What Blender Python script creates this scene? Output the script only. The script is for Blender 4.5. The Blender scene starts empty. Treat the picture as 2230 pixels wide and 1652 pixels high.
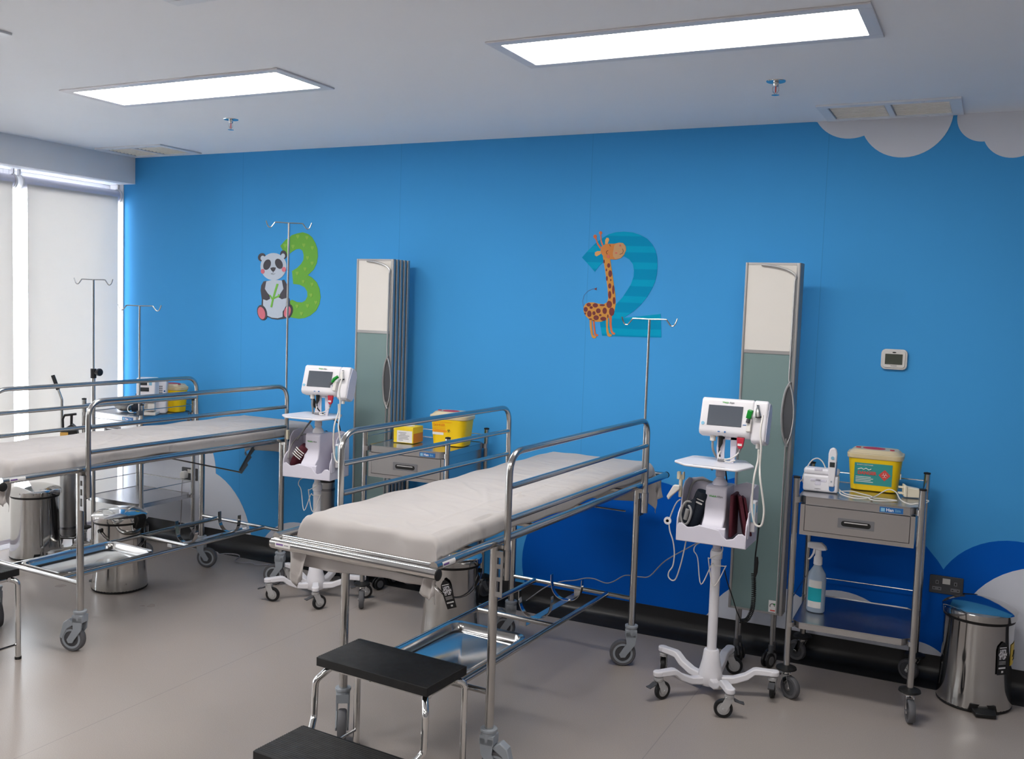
import bpy, bmesh, math, random
from mathutils import Vector, Matrix
random.seed(7)
scene = bpy.context.scene
C = scene.collection
PI = math.pi
# ---------------------------------------------------------------- camera, world, exposure
H = 2.658          # ceiling height
XL = -5.50         # face of the soffit above the windows
XR = 1.7
YF = -8.2
f_px, yaw, pitch, roll = 2099.0, 0.4634, 0.07653, 0.03348
fw = Vector((-math.sin(yaw)*math.cos(pitch), math.cos(yaw)*math.cos(pitch), -math.sin(pitch)))
rt = Vector((math.cos(yaw), math.sin(yaw), 0)); up = rt.cross(fw)
r2 = math.cos(roll)*rt + math.sin(roll)*up; u2 = -math.sin(roll)*rt + math.cos(roll)*up
cam_d = bpy.data.cameras.new('camera'); cam = bpy.data.objects.new('camera', cam_d); C.objects.link(cam)
cam_d.sensor_fit = 'HORIZONTAL'; cam_d.sensor_width = 36.0; cam_d.lens = 36.0*f_px/2230.0
cam_d.clip_start = 0.05; cam_d.clip_end = 100
M = Matrix((r2, u2, -fw)).transposed().to_4x4(); M.translation = Vector((0, -4.952, 1.711))
cam.matrix_world = M
scene.camera = cam
scene.view_settings.view_transform = 'Standard'; scene.view_settings.look = 'None'
scene.view_settings.gamma = 1.0; scene.view_settings.use_curve_mapping = False
scene.view_settings.exposure = 1.84
PANEL = 7.5        # ceiling panel radiance
DAY = 5.0          # daylight radiance outside the windows
w = bpy.data.worlds.new('world'); scene.world = w; w.use_nodes = True
w.node_tree.nodes['Background'].inputs[0].default_value = (0.86, 0.93, 1.0, 1); w.node_tree.nodes['Background'].inputs[1].default_value = DAY

scene.cycles.sample_clamp_indirect = 4.0
# ---------------------------------------------------------------- materials
def lin(h):
    v = [int(h[i:i+2], 16)/255 for i in (1, 3, 5)]
    return tuple(x/12.92 if x <= .04045 else ((x+.055)/1.055)**2.4 for x in v) + (1,)
def mat(name, col, rough=.5, metal=0., var=.04, scale=30., bump=0., trans=0., ior=1.45, alpha=1., coat=0., sub=0., stretch=None):
    m = bpy.data.materials.new(name); m.use_nodes = True; nt = m.node_tree; N = nt.nodes; Lk = nt.links
    b = N['Principled BSDF']; c = lin(col) if isinstance(col, str) else tuple(col)+(1,)
    tc = N.new('ShaderNodeTexCoord'); no = N.new('ShaderNodeTexNoise'); no.inputs['Scale'].default_value = scale; no.inputs['Detail'].default_value = 3
    if stretch:
        mp = N.new('ShaderNodeMapping'); mp.inputs['Scale'].default_value = stretch; Lk.new(tc.outputs['Object'], mp.inputs[0]); Lk.new(mp.outputs[0], no.inputs['Vector'])
    else: Lk.new(tc.outputs['Object'], no.inputs['Vector'])
    mr = N.new('ShaderNodeMapRange'); mr.inputs['To Min'].default_value = max(0, rough*(1-var*4)); mr.inputs['To Max'].default_value = min(1, rough*(1+var*4))
    Lk.new(no.outputs['Fac'], mr.inputs['Value']); Lk.new(mr.outputs[0], b.inputs['Roughness'])
    mx = N.new('ShaderNodeMix'); mx.data_type = 'RGBA'; mx.inputs['A'].default_value = tuple(x*(1-var) for x in c[:3])+(1,); mx.inputs['B'].default_value = tuple(min(1, x*(1+var)) for x in c[:3])+(1,)
    Lk.new(no.outputs['Fac'], mx.inputs['Factor']); Lk.new(mx.outputs['Result'], b.inputs['Base Color'])
    b.inputs['Metallic'].default_value = metal; b.inputs['IOR'].default_value = ior
    b.inputs['Transmission Weight'].default_value = trans; b.inputs['Alpha'].default_value = alpha; b.inputs['Coat Weight'].default_value = coat
    if bump:
        bp = N.new('ShaderNodeBump'); bp.inputs['Strength'].default_value = bump; bp.inputs['Distance'].default_value = .002
        Lk.new(no.outputs['Fac'], bp.inputs['Height']); Lk.new(bp.outputs[0], b.inputs['Normal'])
    return m
T = {}
T['steel'] = mat('polished_steel', (.50, .495, .485), .20, 1, .03, 60)
T['sheet_steel'] = mat('brushed_sheet_steel', (.52, .52, .53), .27, 1, .008, 3)
T['mirror_steel'] = mat('mirror_steel', (.56, .555, .545), .09, 1, .03, 20)
T['tray_steel'] = mat('brushed_tray_steel', (.52, .52, .52), .17, 1, .04, 12)
T['chrome'] = mat('chrome', (.72, .72, .72), .06, 1, .02, 20)
T['dark_steel'] = mat('dark_steel', (.22, .22, .23), .3, 1)
T['alu'] = mat('anodised_aluminium', '#a9a8a8', .38, .85, .03, 50)
T['white'] = mat('white_plastic', '#dddbe0', .38, 0, .015)
T['white2'] = mat('off_white_plastic', '#d3d0cc', .42, 0, .02)
T['lilac'] = mat('pale_grey_plastic', '#d2cfdc', .42, 0, .015)
T['grey'] = mat('grey_plastic', '#8f959c', .45, 0, .03)
T['grey2'] = mat('mid_grey_rubber', '#6c6c70', .6, 0, .05)
T['dgrey'] = mat('dark_grey_plastic', '#46474b', .5, 0, .05)
T['tyre'] = mat('grey_tyre_rubber', '#56565a', .62, 0, .05)
T['black'] = mat('black_plastic', '#17181a', .42, 0, .05)
T['rubber'] = mat('black_rubber', '#121213', .6, 0, .06)
T['screen'] = mat('display_glass', '#4b515b', .18, 0, .02, coat=.3)
T['lcd'] = mat('lcd_glass', '#4c5149', .2, 0, .03)
T['darklcd'] = mat('dark_lcd_glass', '#33363a', .2)
T['forkgrey'] = mat('pale_grey_metal', '#b9b9ba', .3, .3)
T['yellow'] = mat('yellow_plastic', '#e3bd05', .38, 0, .02)
T['clear'] = mat('frosted_clear_plastic', '#dccdab', .35, 0, .03, alpha=.72)
T['teal'] = mat('teal_label', '#2f8c8a', .5, 0, .02)
T['teal2'] = mat('turquoise_label', '#0aa0ad', .5, 0, .02)
T['paper'] = mat('white_label', '#d5d3d2', .6, 0, .02)
T['red'] = mat('red_print', '#c8463f', .5)
T['redplastic'] = mat('red_plastic', '#b1233a', .4)
T['orange'] = mat('orange_print', '#dd8a08', .5)
T['green'] = mat('green_plastic', '#0e8a2e', .35)
T['greenprint'] = mat('green_print', '#5aab55', .5)
T['greyprint'] = mat('grey_print', '#77777c', .6)
T['blueprint'] = mat('blue_print', '#1f5f9c', .45)
T['lightblue'] = mat('light_blue_plastic', '#7fb3cf', .4)
T['purple'] = mat('purple_print', '#6b4a8a', .5)
T['cuff_navy'] = mat('navy_nylon', '#182230', .75, 0, .1, 200, bump=.3)
T['cuff_red'] = mat('burgundy_nylon', '#4b0f20', .7, 0, .1, 200, bump=.3)
T['cable'] = mat('white_cable', '#cfccc8', .5)
T['hose'] = mat('grey_hose', '#8a8a8b', .5)
T['cablegrey'] = mat('grey_cable', '#9a979c', .5)
T['cream'] = mat('cream_plastic', '#d9d2bd', .4)
T['bottle'] = mat('milky_bottle', '#a5b6c9', .3, 0, .02, trans=.25, alpha=1)
T['boxyellow'] = mat('box_yellow', '#dfc326', .5, 0, .25, 12)
T['boxorange'] = mat('box_orange', '#c47a20', .5, 0, .3, 10)
T['tan'] = mat('tan_label', '#c99b4e', .6)
T['enamel'] = mat('white_enamel', '#d9d8dc', .35)
T['glasspanel'] = mat('grey_green_panel', '#6f8585', .5, 0, .02, 6)
T['lightpanel'] = mat('warm_white_panel', '#d2cec8', .5, 0, .015, 6)

def sheet_mat():
    m = mat('white_paper_sheet', '#b0aba9', .85, 0, .01, 8)
    nt = m.node_tree; N = nt.nodes; Lk = nt.links; b = N['Principled BSDF']
    tc = N.new('ShaderNodeTexCoord'); mp = N.new('ShaderNodeMapping'); mp.inputs['Scale'].default_value = (1.2, 3.2, 2)
    mp.inputs['Rotation'].default_value = (0, 0, .5)
    n1 = N.new('ShaderNodeTexNoise'); n1.inputs['Scale'].default_value = 3.2; n1.inputs['Detail'].default_value = 2; n1.inputs['Distortion'].default_value = .6
    bp = N.new('ShaderNodeBump'); bp.inputs['Strength'].default_value = .5; bp.inputs['Distance'].default_value = .02
    Lk.new(tc.outputs['Object'], mp.inputs[0]); Lk.new(mp.outputs[0], n1.inputs['Vector']); Lk.new(n1.outputs['Fac'], bp.inputs['Height']); Lk.new(bp.outputs[0], b.inputs['Normal'])
    return m
T['sheet'] = sheet_mat()

def floor_mat():
    m = mat('grey_vinyl_floor', '#a79e98', .30, 0, .05, 3); m.node_tree.nodes['Principled BSDF'].inputs['Specular IOR Level'].default_value = .2
    nt = m.node_tree; N = nt.nodes; Lk = nt.links; b = N['Principled BSDF']; src = b.inputs['Base Color'].links[0].from_socket
    tc = N.new('ShaderNodeTexCoord'); sx = N.new('ShaderNodeSeparateXYZ'); Lk.new(tc.outputs['Object'], sx.inputs[0])
    def seam(sock, period, off):
        a = N.new('ShaderNodeMath'); a.operation = 'ADD'; a.inputs[1].default_value = off; Lk.new(sock, a.inputs[0])
        p = N.new('ShaderNodeMath'); p.operation = 'PINGPONG'; p.inputs[1].default_value = period; Lk.new(a.outputs[0], p.inputs[0])
        l = N.new('ShaderNodeMath'); l.operation = 'LESS_THAN'; l.inputs[1].default_value = .0022; Lk.new(p.outputs[0], l.inputs[0]); return l.outputs[0]
    s1 = seam(sx.outputs['X'], 1.0, 1.105)
    sp = N.new('ShaderNodeTexNoise'); sp.inputs['Scale'].default_value = 260; Lk.new(tc.outputs['Object'], sp.inputs['Vector'])
    m1 = N.new('ShaderNodeMix'); m1.data_type = 'RGBA'; m1.blend_type = 'MULTIPLY'; m1.inputs['Factor'].default_value = .35
    Lk.new(src, m1.inputs['A']); Lk.new(sp.outputs['Fac'], m1.inputs['B'])
    m2 = N.new('ShaderNodeMix'); m2.data_type = 'RGBA'; m2.inputs['B'].default_value = (.16, .15, .15, 1)
    f = N.new('ShaderNodeMath'); f.operation = 'MULTIPLY'; f.inputs[1].default_value = .45; Lk.new(s1, f.inputs[0]); Lk.new(f.outputs[0], m2.inputs['Factor'])
    Lk.new(m1.outputs['Result'], m2.inputs['A']); Lk.new(m2.outputs['Result'], b.inputs['Base Color'])
    return m
def wall_mat(name, col, seams=True):
    m = mat(name, col, .75, 0, .02, 2.5); m.node_tree.nodes['Principled BSDF'].inputs['Specular IOR Level'].default_value = .12
    if not seams: return m
    nt = m.node_tree; N = nt.nodes; Lk = nt.links; b = N['Principled BSDF']; src = b.inputs['Base Color'].links[0].from_socket
    tc = N.new('ShaderNodeTexCoord'); sx = N.new('ShaderNodeSeparateXYZ'); Lk.new(tc.outputs['Object'], sx.inputs[0])
    a = N.new('ShaderNodeMath'); a.operation = 'ADD'; a.inputs[1].default_value = 3.27; Lk.new(sx.outputs['X'], a.inputs[0])
    p = N.new('ShaderNodeMath'); p.operation = 'PINGPONG'; p.inputs[1].default_value = .62; Lk.new(a.outputs[0], p.inputs[0])
    l = N.new('ShaderNodeMath'); l.operation = 'LESS_THAN'; l.inputs[1].default_value = .0016; Lk.new(p.outputs[0], l.inputs[0])
    f = N.new('ShaderNodeMath'); f.operation = 'MULTIPLY'; f.inputs[1].default_value = .22; Lk.new(l.outputs[0], f.inputs[0])
    m2 = N.new('ShaderNodeMix'); m2.data_type = 'RGBA'; m2.inputs['B'].default_value = (.01, .08, .2, 1)
    Lk.new(f.outputs[0], m2.inputs['Factor']); Lk.new(src, m2.inputs['A']); Lk.new(m2.outputs['Result'], b.inputs['Base Color'])
    return m
T['floor'] = floor_mat()
T['bluewall'] = wall_mat('blue_wallpaper', '#459bda')
T['navy'] = wall_mat('deep_blue_print', '#0059bc', False)
T['cloud'] = wall_mat('pale_cloud_print', '#d3d6e0', False)
T['plaster'] = mat('white_plaster', '#eeeff2', .85, 0, .015, 4)
T['darkdoor'] = mat('dark_laminate', '#3b3a3c', .4)  # finish of the added doors, dark so the steel mirrors less white
T['greywall'] = mat('painted_wall', '#9a999b', .8, 0, .02, 4)
T['skirting'] = mat('black_vinyl_skirting', '#1b1b1d', .4, 0, .1, 6)
T['ventslat'] = mat('warm_white_vent', '#e6e1d8', .6)
T['ventframe'] = mat('vent_frame_paint', '#e2e5ea', .5)
def emis(name, col, s):
    m = bpy.data.materials.new(name); m.use_nodes = True; b = m.node_tree.nodes['Principled BSDF']
    b.inputs['Base Color'].default_value = (.8, .8, .8, 1); b.inputs['Emission Color'].default_value = col; b.inputs['Emission Strength'].default_value = s
    no = m.node_tree.nodes.new('ShaderNodeTexNoise'); no.inputs['Scale'].default_value = 5
    mr = m.node_tree.nodes.new('ShaderNodeMapRange'); mr.inputs['To Min'].default_value = s*.97; mr.inputs['To Max'].default_value = s*1.03
    m.node_tree.links.new(no.outputs['Fac'], mr.inputs['Value']); m.node_tree.links.new(mr.outputs[0], b.inputs['Emission Strength'])
    return m
T['panel'] = emis('led_diffuser', (1, .965, .92, 1), PANEL)
def blind_mat():
    m = bpy.data.materials.new('blind_fabric'); m.use_nodes = True; nt = m.node_tree; N = nt.nodes; Lk = nt.links; N.remove(N['Principled BSDF'])
    d = N.new('ShaderNodeBsdfDiffuse'); d.inputs[0].default_value = (.74, .715, .69, 1); t = N.new('ShaderNodeBsdfTranslucent'); t.inputs[0].default_value = (.60, .575, .55, 1)
    mx = N.new('ShaderNodeMixShader'); mx.inputs[0].default_value = .40
    wv = N.new('ShaderNodeTexNoise'); wv.inputs['Scale'].default_value = 400; tc = N.new('ShaderNodeTexCoord'); Lk.new(tc.outputs['Object'], wv.inputs['Vector'])
    bp = N.new('ShaderNodeBump'); bp.inputs['Strength'].default_value = .1; bp.inputs['Distance'].default_value = .001; Lk.new(wv.outputs['Fac'], bp.inputs['Height']); Lk.new(bp.outputs[0], d.inputs['Normal'])
    Lk.new(d.outputs[0], mx.inputs[1]); Lk.new(t.outputs[0], mx.inputs[2]); Lk.new(mx.outputs[0], N['Material Output'].inputs[0]); return m
T['blind'] = blind_mat()
T['glass'] = mat('window_glass', (1, 1, 1), .0, 0, 0, trans=1.0, ior=1.01)
def striped(name, c1, c2, period):
    m = mat(name, c1, .55, 0, .01); nt = m.node_tree; N = nt.nodes; Lk = nt.links; b = N['Principled BSDF']
    tc = N.new('ShaderNodeTexCoord'); wv = N.new('ShaderNodeTexWave'); wv.bands_direction = 'Z'; wv.inputs['Scale'].default_value = period; wv.inputs['Distortion'].default_value = 1.2; wv.inputs['Detail Scale'].default_value = .5
    Lk.new(tc.outputs['Object'], wv.inputs['Vector']); r = N.new('ShaderNodeValToRGB'); r.color_ramp.elements[0].position = .62; r.color_ramp.elements[0].color = lin(c1); r.color_ramp.elements[1].position = .72; r.color_ramp.elements[1].color = lin(c2)
    b.inputs['Specular IOR Level'].default_value = .1; Lk.new(wv.outputs['Fac'], r.inputs[0]); Lk.new(r.outputs[0], b.inputs['Base Color']); return m
T['numteal'] = striped('teal_striped_print', '#008cb8', '#009cc2', 3.6)

# ---------------------------------------------------------------- mesh builder
class MB:
    def __init__(s): s.v = []; s.f = []; s.M = None
    def add(s, vs, fs):
        o = len(s.v); s.v += [tuple(s.M @ Vector(p)) if s.M is not None else tuple(p) for p in vs]; s.f += [tuple(i+o for i in f) for f in fs]; return s
    def box(s, x0, x1, y0, y1, z0, z1, M=None):
        vs = [(x, y, z) for z in (z0, z1) for y in (y0, y1) for x in (x0, x1)]
        if M is not None: vs = [tuple(M @ Vector(p)) for p in vs]
        return s.add(vs, [(0, 2, 3, 1), (4, 5, 7, 6), (0, 1, 5, 4), (2, 6, 7, 3), (0, 4, 6, 2), (1, 3, 7, 5)])
    def cbox(s, c, sz, M=None):
        return s.box(c[0]-sz[0]/2, c[0]+sz[0]/2, c[1]-sz[1]/2, c[1]+sz[1]/2, c[2]-sz[2]/2, c[2]+sz[2]/2, M)
    def tube(s, path, r, n=12, closed=False, caps=True, flat=None):
        P = [Vector(p) for p in path]; m = len(P)
        rs = r if isinstance(r, (list, tuple)) else [r]*m
        tg = []
        for i in range(m):
            a = P[(i-1) % m] if (closed or i > 0) else P[i]; b = P[(i+1) % m] if (closed or i < m-1) else P[i]
            t = (b-a); tg.append(t.normalized() if t.length > 1e-9 else Vector((0, 0, 1)))
        ref = Vector((0, 0, 1)) if abs(tg[0].z) < .9 else Vector((1, 0, 0))
        nn = (ref - tg[0]*ref.dot(tg[0])).normalized(); vs = []
        for i in range(m):
            nn = (nn - tg[i]*nn.dot(tg[i])); nn = nn.normalized() if nn.length > 1e-6 else tg[i].orthogonal().normalized()
            bb = tg[i].cross(nn); k = (flat or (1, 1))
            for j in range(n):
                a = 2*PI*j/n; vs.append(tuple(P[i] + nn*math.cos(a)*rs[i]*k[0] + bb*math.sin(a)*rs[i]*k[1]))
        fs = []
        for i in range(m if closed else m-1):
            for j in range(n):
                a = i*n+j; b = i*n+(j+1) % n; c = ((i+1) % m)*n+(j+1) % n; d = ((i+1) % m)*n+j; fs.append((a, b, c, d))
        if caps and not closed: fs.append(tuple(reversed(range(n)))); fs.append(tuple(range((m-1)*n, m*n)))
        return s.add(vs, fs)
    def lathe(s, prof, n=32, c=(0, 0, 0), axis='z', sx=1, sy=1):
        vs = []; fs = []; m = len(prof)
        for (r, z) in prof:
            for j in range(n):
                a = 2*PI*j/n; x = r*math.cos(a)*sx; y = r*math.sin(a)*sy
                p = {'z': (x, y, z), 'y': (x, z, y), 'x': (z, x, y)}[axis]; vs.append((p[0]+c[0], p[1]+c[1], p[2]+c[2]))
        for i in range(m-1):
            for j in range(n):
                a = i*n+j; b = i*n+(j+1) % n; q = (a, b, b+n, a+n); fs.append(q if axis != 'y' else q[::-1])
        if prof[0][0] > 1e-6: q = tuple(range(n)); fs.append(q[::-1] if axis != 'y' else q)
        if prof[-1][0] > 1e-6: q = tuple(range((m-1)*n, m*n)); fs.append(q if axis != 'y' else q[::-1])
        return s.add(vs, fs)
    def disc(s, c, d, r, h, n=20):      # cylinder centred at c along direction d
        d = Vector(d).normalized()*h/2; c = Vector(c); return s.tube([c-d, c+d], r, n)
    def prism(s, poly, w0, w1, fn):      # fn(u, v, w) -> xyz
        n = len(poly); vs = [fn(u, v, w0) for u, v in poly]+[fn(u, v, w1) for u, v in poly]
        return s.add(vs, [tuple(range(n)), tuple(reversed(range(n, 2*n)))]+[(i, (i+1) % n + n - n, (i+1) % n+n, i+n)[::-1] for i in range(n)])
    def grid(s, nu, nv, fn):
        vs = [fn(i/(nu-1), j/(nv-1)) for i in range(nu) for j in range(nv)]
        return s.add(vs, [(i*nv+j, (i+1)*nv+j, (i+1)*nv+j+1, i*nv+j+1) for i in range(nu-1) for j in range(nv-1)])
XY = lambda u, v, w: (u, v, w)
XZ = lambda u, v, w: (u, w, v)
YZ = lambda u, v, w: (w, u, v)
def rrect(w, h, r, n=5, cx=0, cy=0):
    o = []
    for (sx, sy, a0) in ((1, 1, 0), (-1, 1, 90), (-1, -1, 180), (1, -1, 270)):
        for k in range(n+1):
            a = math.radians(a0+90*k/n); o.append((cx+sx*(w/2-r)+r*math.cos(a), cy+sy*(h/2-r)+r*math.sin(a)))
    return o
def fil(pts, r, n=6, closed=False):      # round the corners of a polyline
    P = [Vector(p) for p in pts]; o = []; m = len(P)
    for i in range(m):
        if not closed and (i == 0 or i == m-1): o.append(tuple(P[i])); continue
        a = P[i-1]-P[i]; b = P[(i+1) % m]-P[i]; la, lb = a.length, b.length; a.normalize(); b.normalize()
        ang = a.angle(b)
        if ang > PI-.02: o.append(tuple(P[i])); continue
        rr = r[i] if isinstance(r, (list, tuple)) else r
        d = min(rr/math.tan(ang/2), la*.49, lb*.49); p0 = P[i]+a*d; p1 = P[i]+b*d
        for k in range(n+1):
            t = k/n; o.append(tuple(p0*(1-t)**2 + P[i]*2*t*(1-t) + p1*t*t))
    return o
def smooth(pts, n=6):                    # Catmull-Rom through points
    P = [Vector(p) for p in pts]; P = [P[0]*2-P[1]]+P+[P[-1]*2-P[-2]]; o = []
    for i in range(1, len(P)-2):
        for k in range(n):
            t = k/n; a, b, c, d = P[i-1], P[i], P[i+1], P[i+2]
            o.append(tuple(.5*((2*b)+(c-a)*t+(2*a-5*b+4*c-d)*t*t+(3*b-a-3*c+d)*t**3)))
    o.append(tuple(P[-2])); return o
def obj(name, mb, m, parent=None, bevel=0, seg=2, ang=35, label=None):
    me = bpy.data.meshes.new(name); me.from_pydata(mb.v, [], mb.f); me.validate(); me.update()
    bm = bmesh.new(); bm.from_mesh(me); bmesh.ops.recalc_face_normals(bm, faces=bm.faces); bm.to_mesh(me); bm.free()
    me.materials.append(T[m] if isinstance(m, str) else m)
    me.polygons.foreach_set('use_smooth', [True]*len(me.polygons)); me.set_sharp_from_angle(angle=math.radians(ang))
    o = bpy.data.objects.new(name, me); C.objects.link(o)
    if parent is not None: o.parent = parent
    if bevel:
        b = o.modifiers.new('bevel', 'BEVEL'); b.width = bevel; b.segments = seg; b.limit_method = 'ANGLE'; b.angle_limit = math.radians(40)
    if label: o['label'] = label
    return o
def thing(name, label, cat, loc=(0, 0, 0), rz=0, group=None):
    o = bpy.data.objects.new(name, None); C.objects.link(o); o.empty_display_size = .1
    o.location = loc; o.rotation_euler = (0, 0, rz); o['label'] = label; o['category'] = cat
    if group: o['group'] = group
    return o
def tag(o, label, cat, group=None):
    o['label'] = label; o['category'] = cat
    if group: o['group'] = group
    return o
def struct(name, mb, m, parent=None, **k):
    o = obj(name, mb, m, parent, **k)
    if parent is None: o['kind'] = 'structure'
    return o
def text(name, s, size, m, parent, loc, face='-y', ext=.0004, align='CENTER', bold=0., sx=1.0, extra=None):
    cu = bpy.data.curves.new(name, 'FONT'); cu.body = s; cu.size = size; cu.extrude = ext; cu.align_x = align; cu.align_y = 'CENTER'; cu.offset = bold; cu.resolution_u = 3; cu.space_line = .85
    t = bpy.data.objects.new(name, cu); C.objects.link(t); bpy.context.view_layer.update()
    me = bpy.data.meshes.new_from_object(t.evaluated_get(bpy.context.evaluated_depsgraph_get())); bpy.data.objects.remove(t); bpy.data.curves.remove(cu)
    B = {'-y': Matrix(((1, 0, 0), (0, 0, -1), (0, 1, 0))), 'x': Matrix(((0, 0, 1), (1, 0, 0), (0, 1, 0))), 'z': Matrix.Identity(3)}[face].to_4x4()
    Mx = Matrix.Translation(loc) @ (extra or Matrix.Identity(4)) @ B @ Matrix.Diagonal((sx, 1, 1, 1))
    me.transform(Mx); me.materials.clear(); me.materials.append(T[m]); me.name = name
    o = bpy.data.objects.new(name, me); C.objects.link(o); o.parent = parent; return o
def bars(mb, x, z, rows, y, dz=.006, h=.0022):   # small unreadable print as rows of dashes: rows = list of [(x0, x1), ...]
    for i, r in enumerate(rows):
        for a, b in r: mb.box(x+a, x+b, y-.0005, y, z-i*dz-h, z-i*dz)
    return mb

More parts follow.
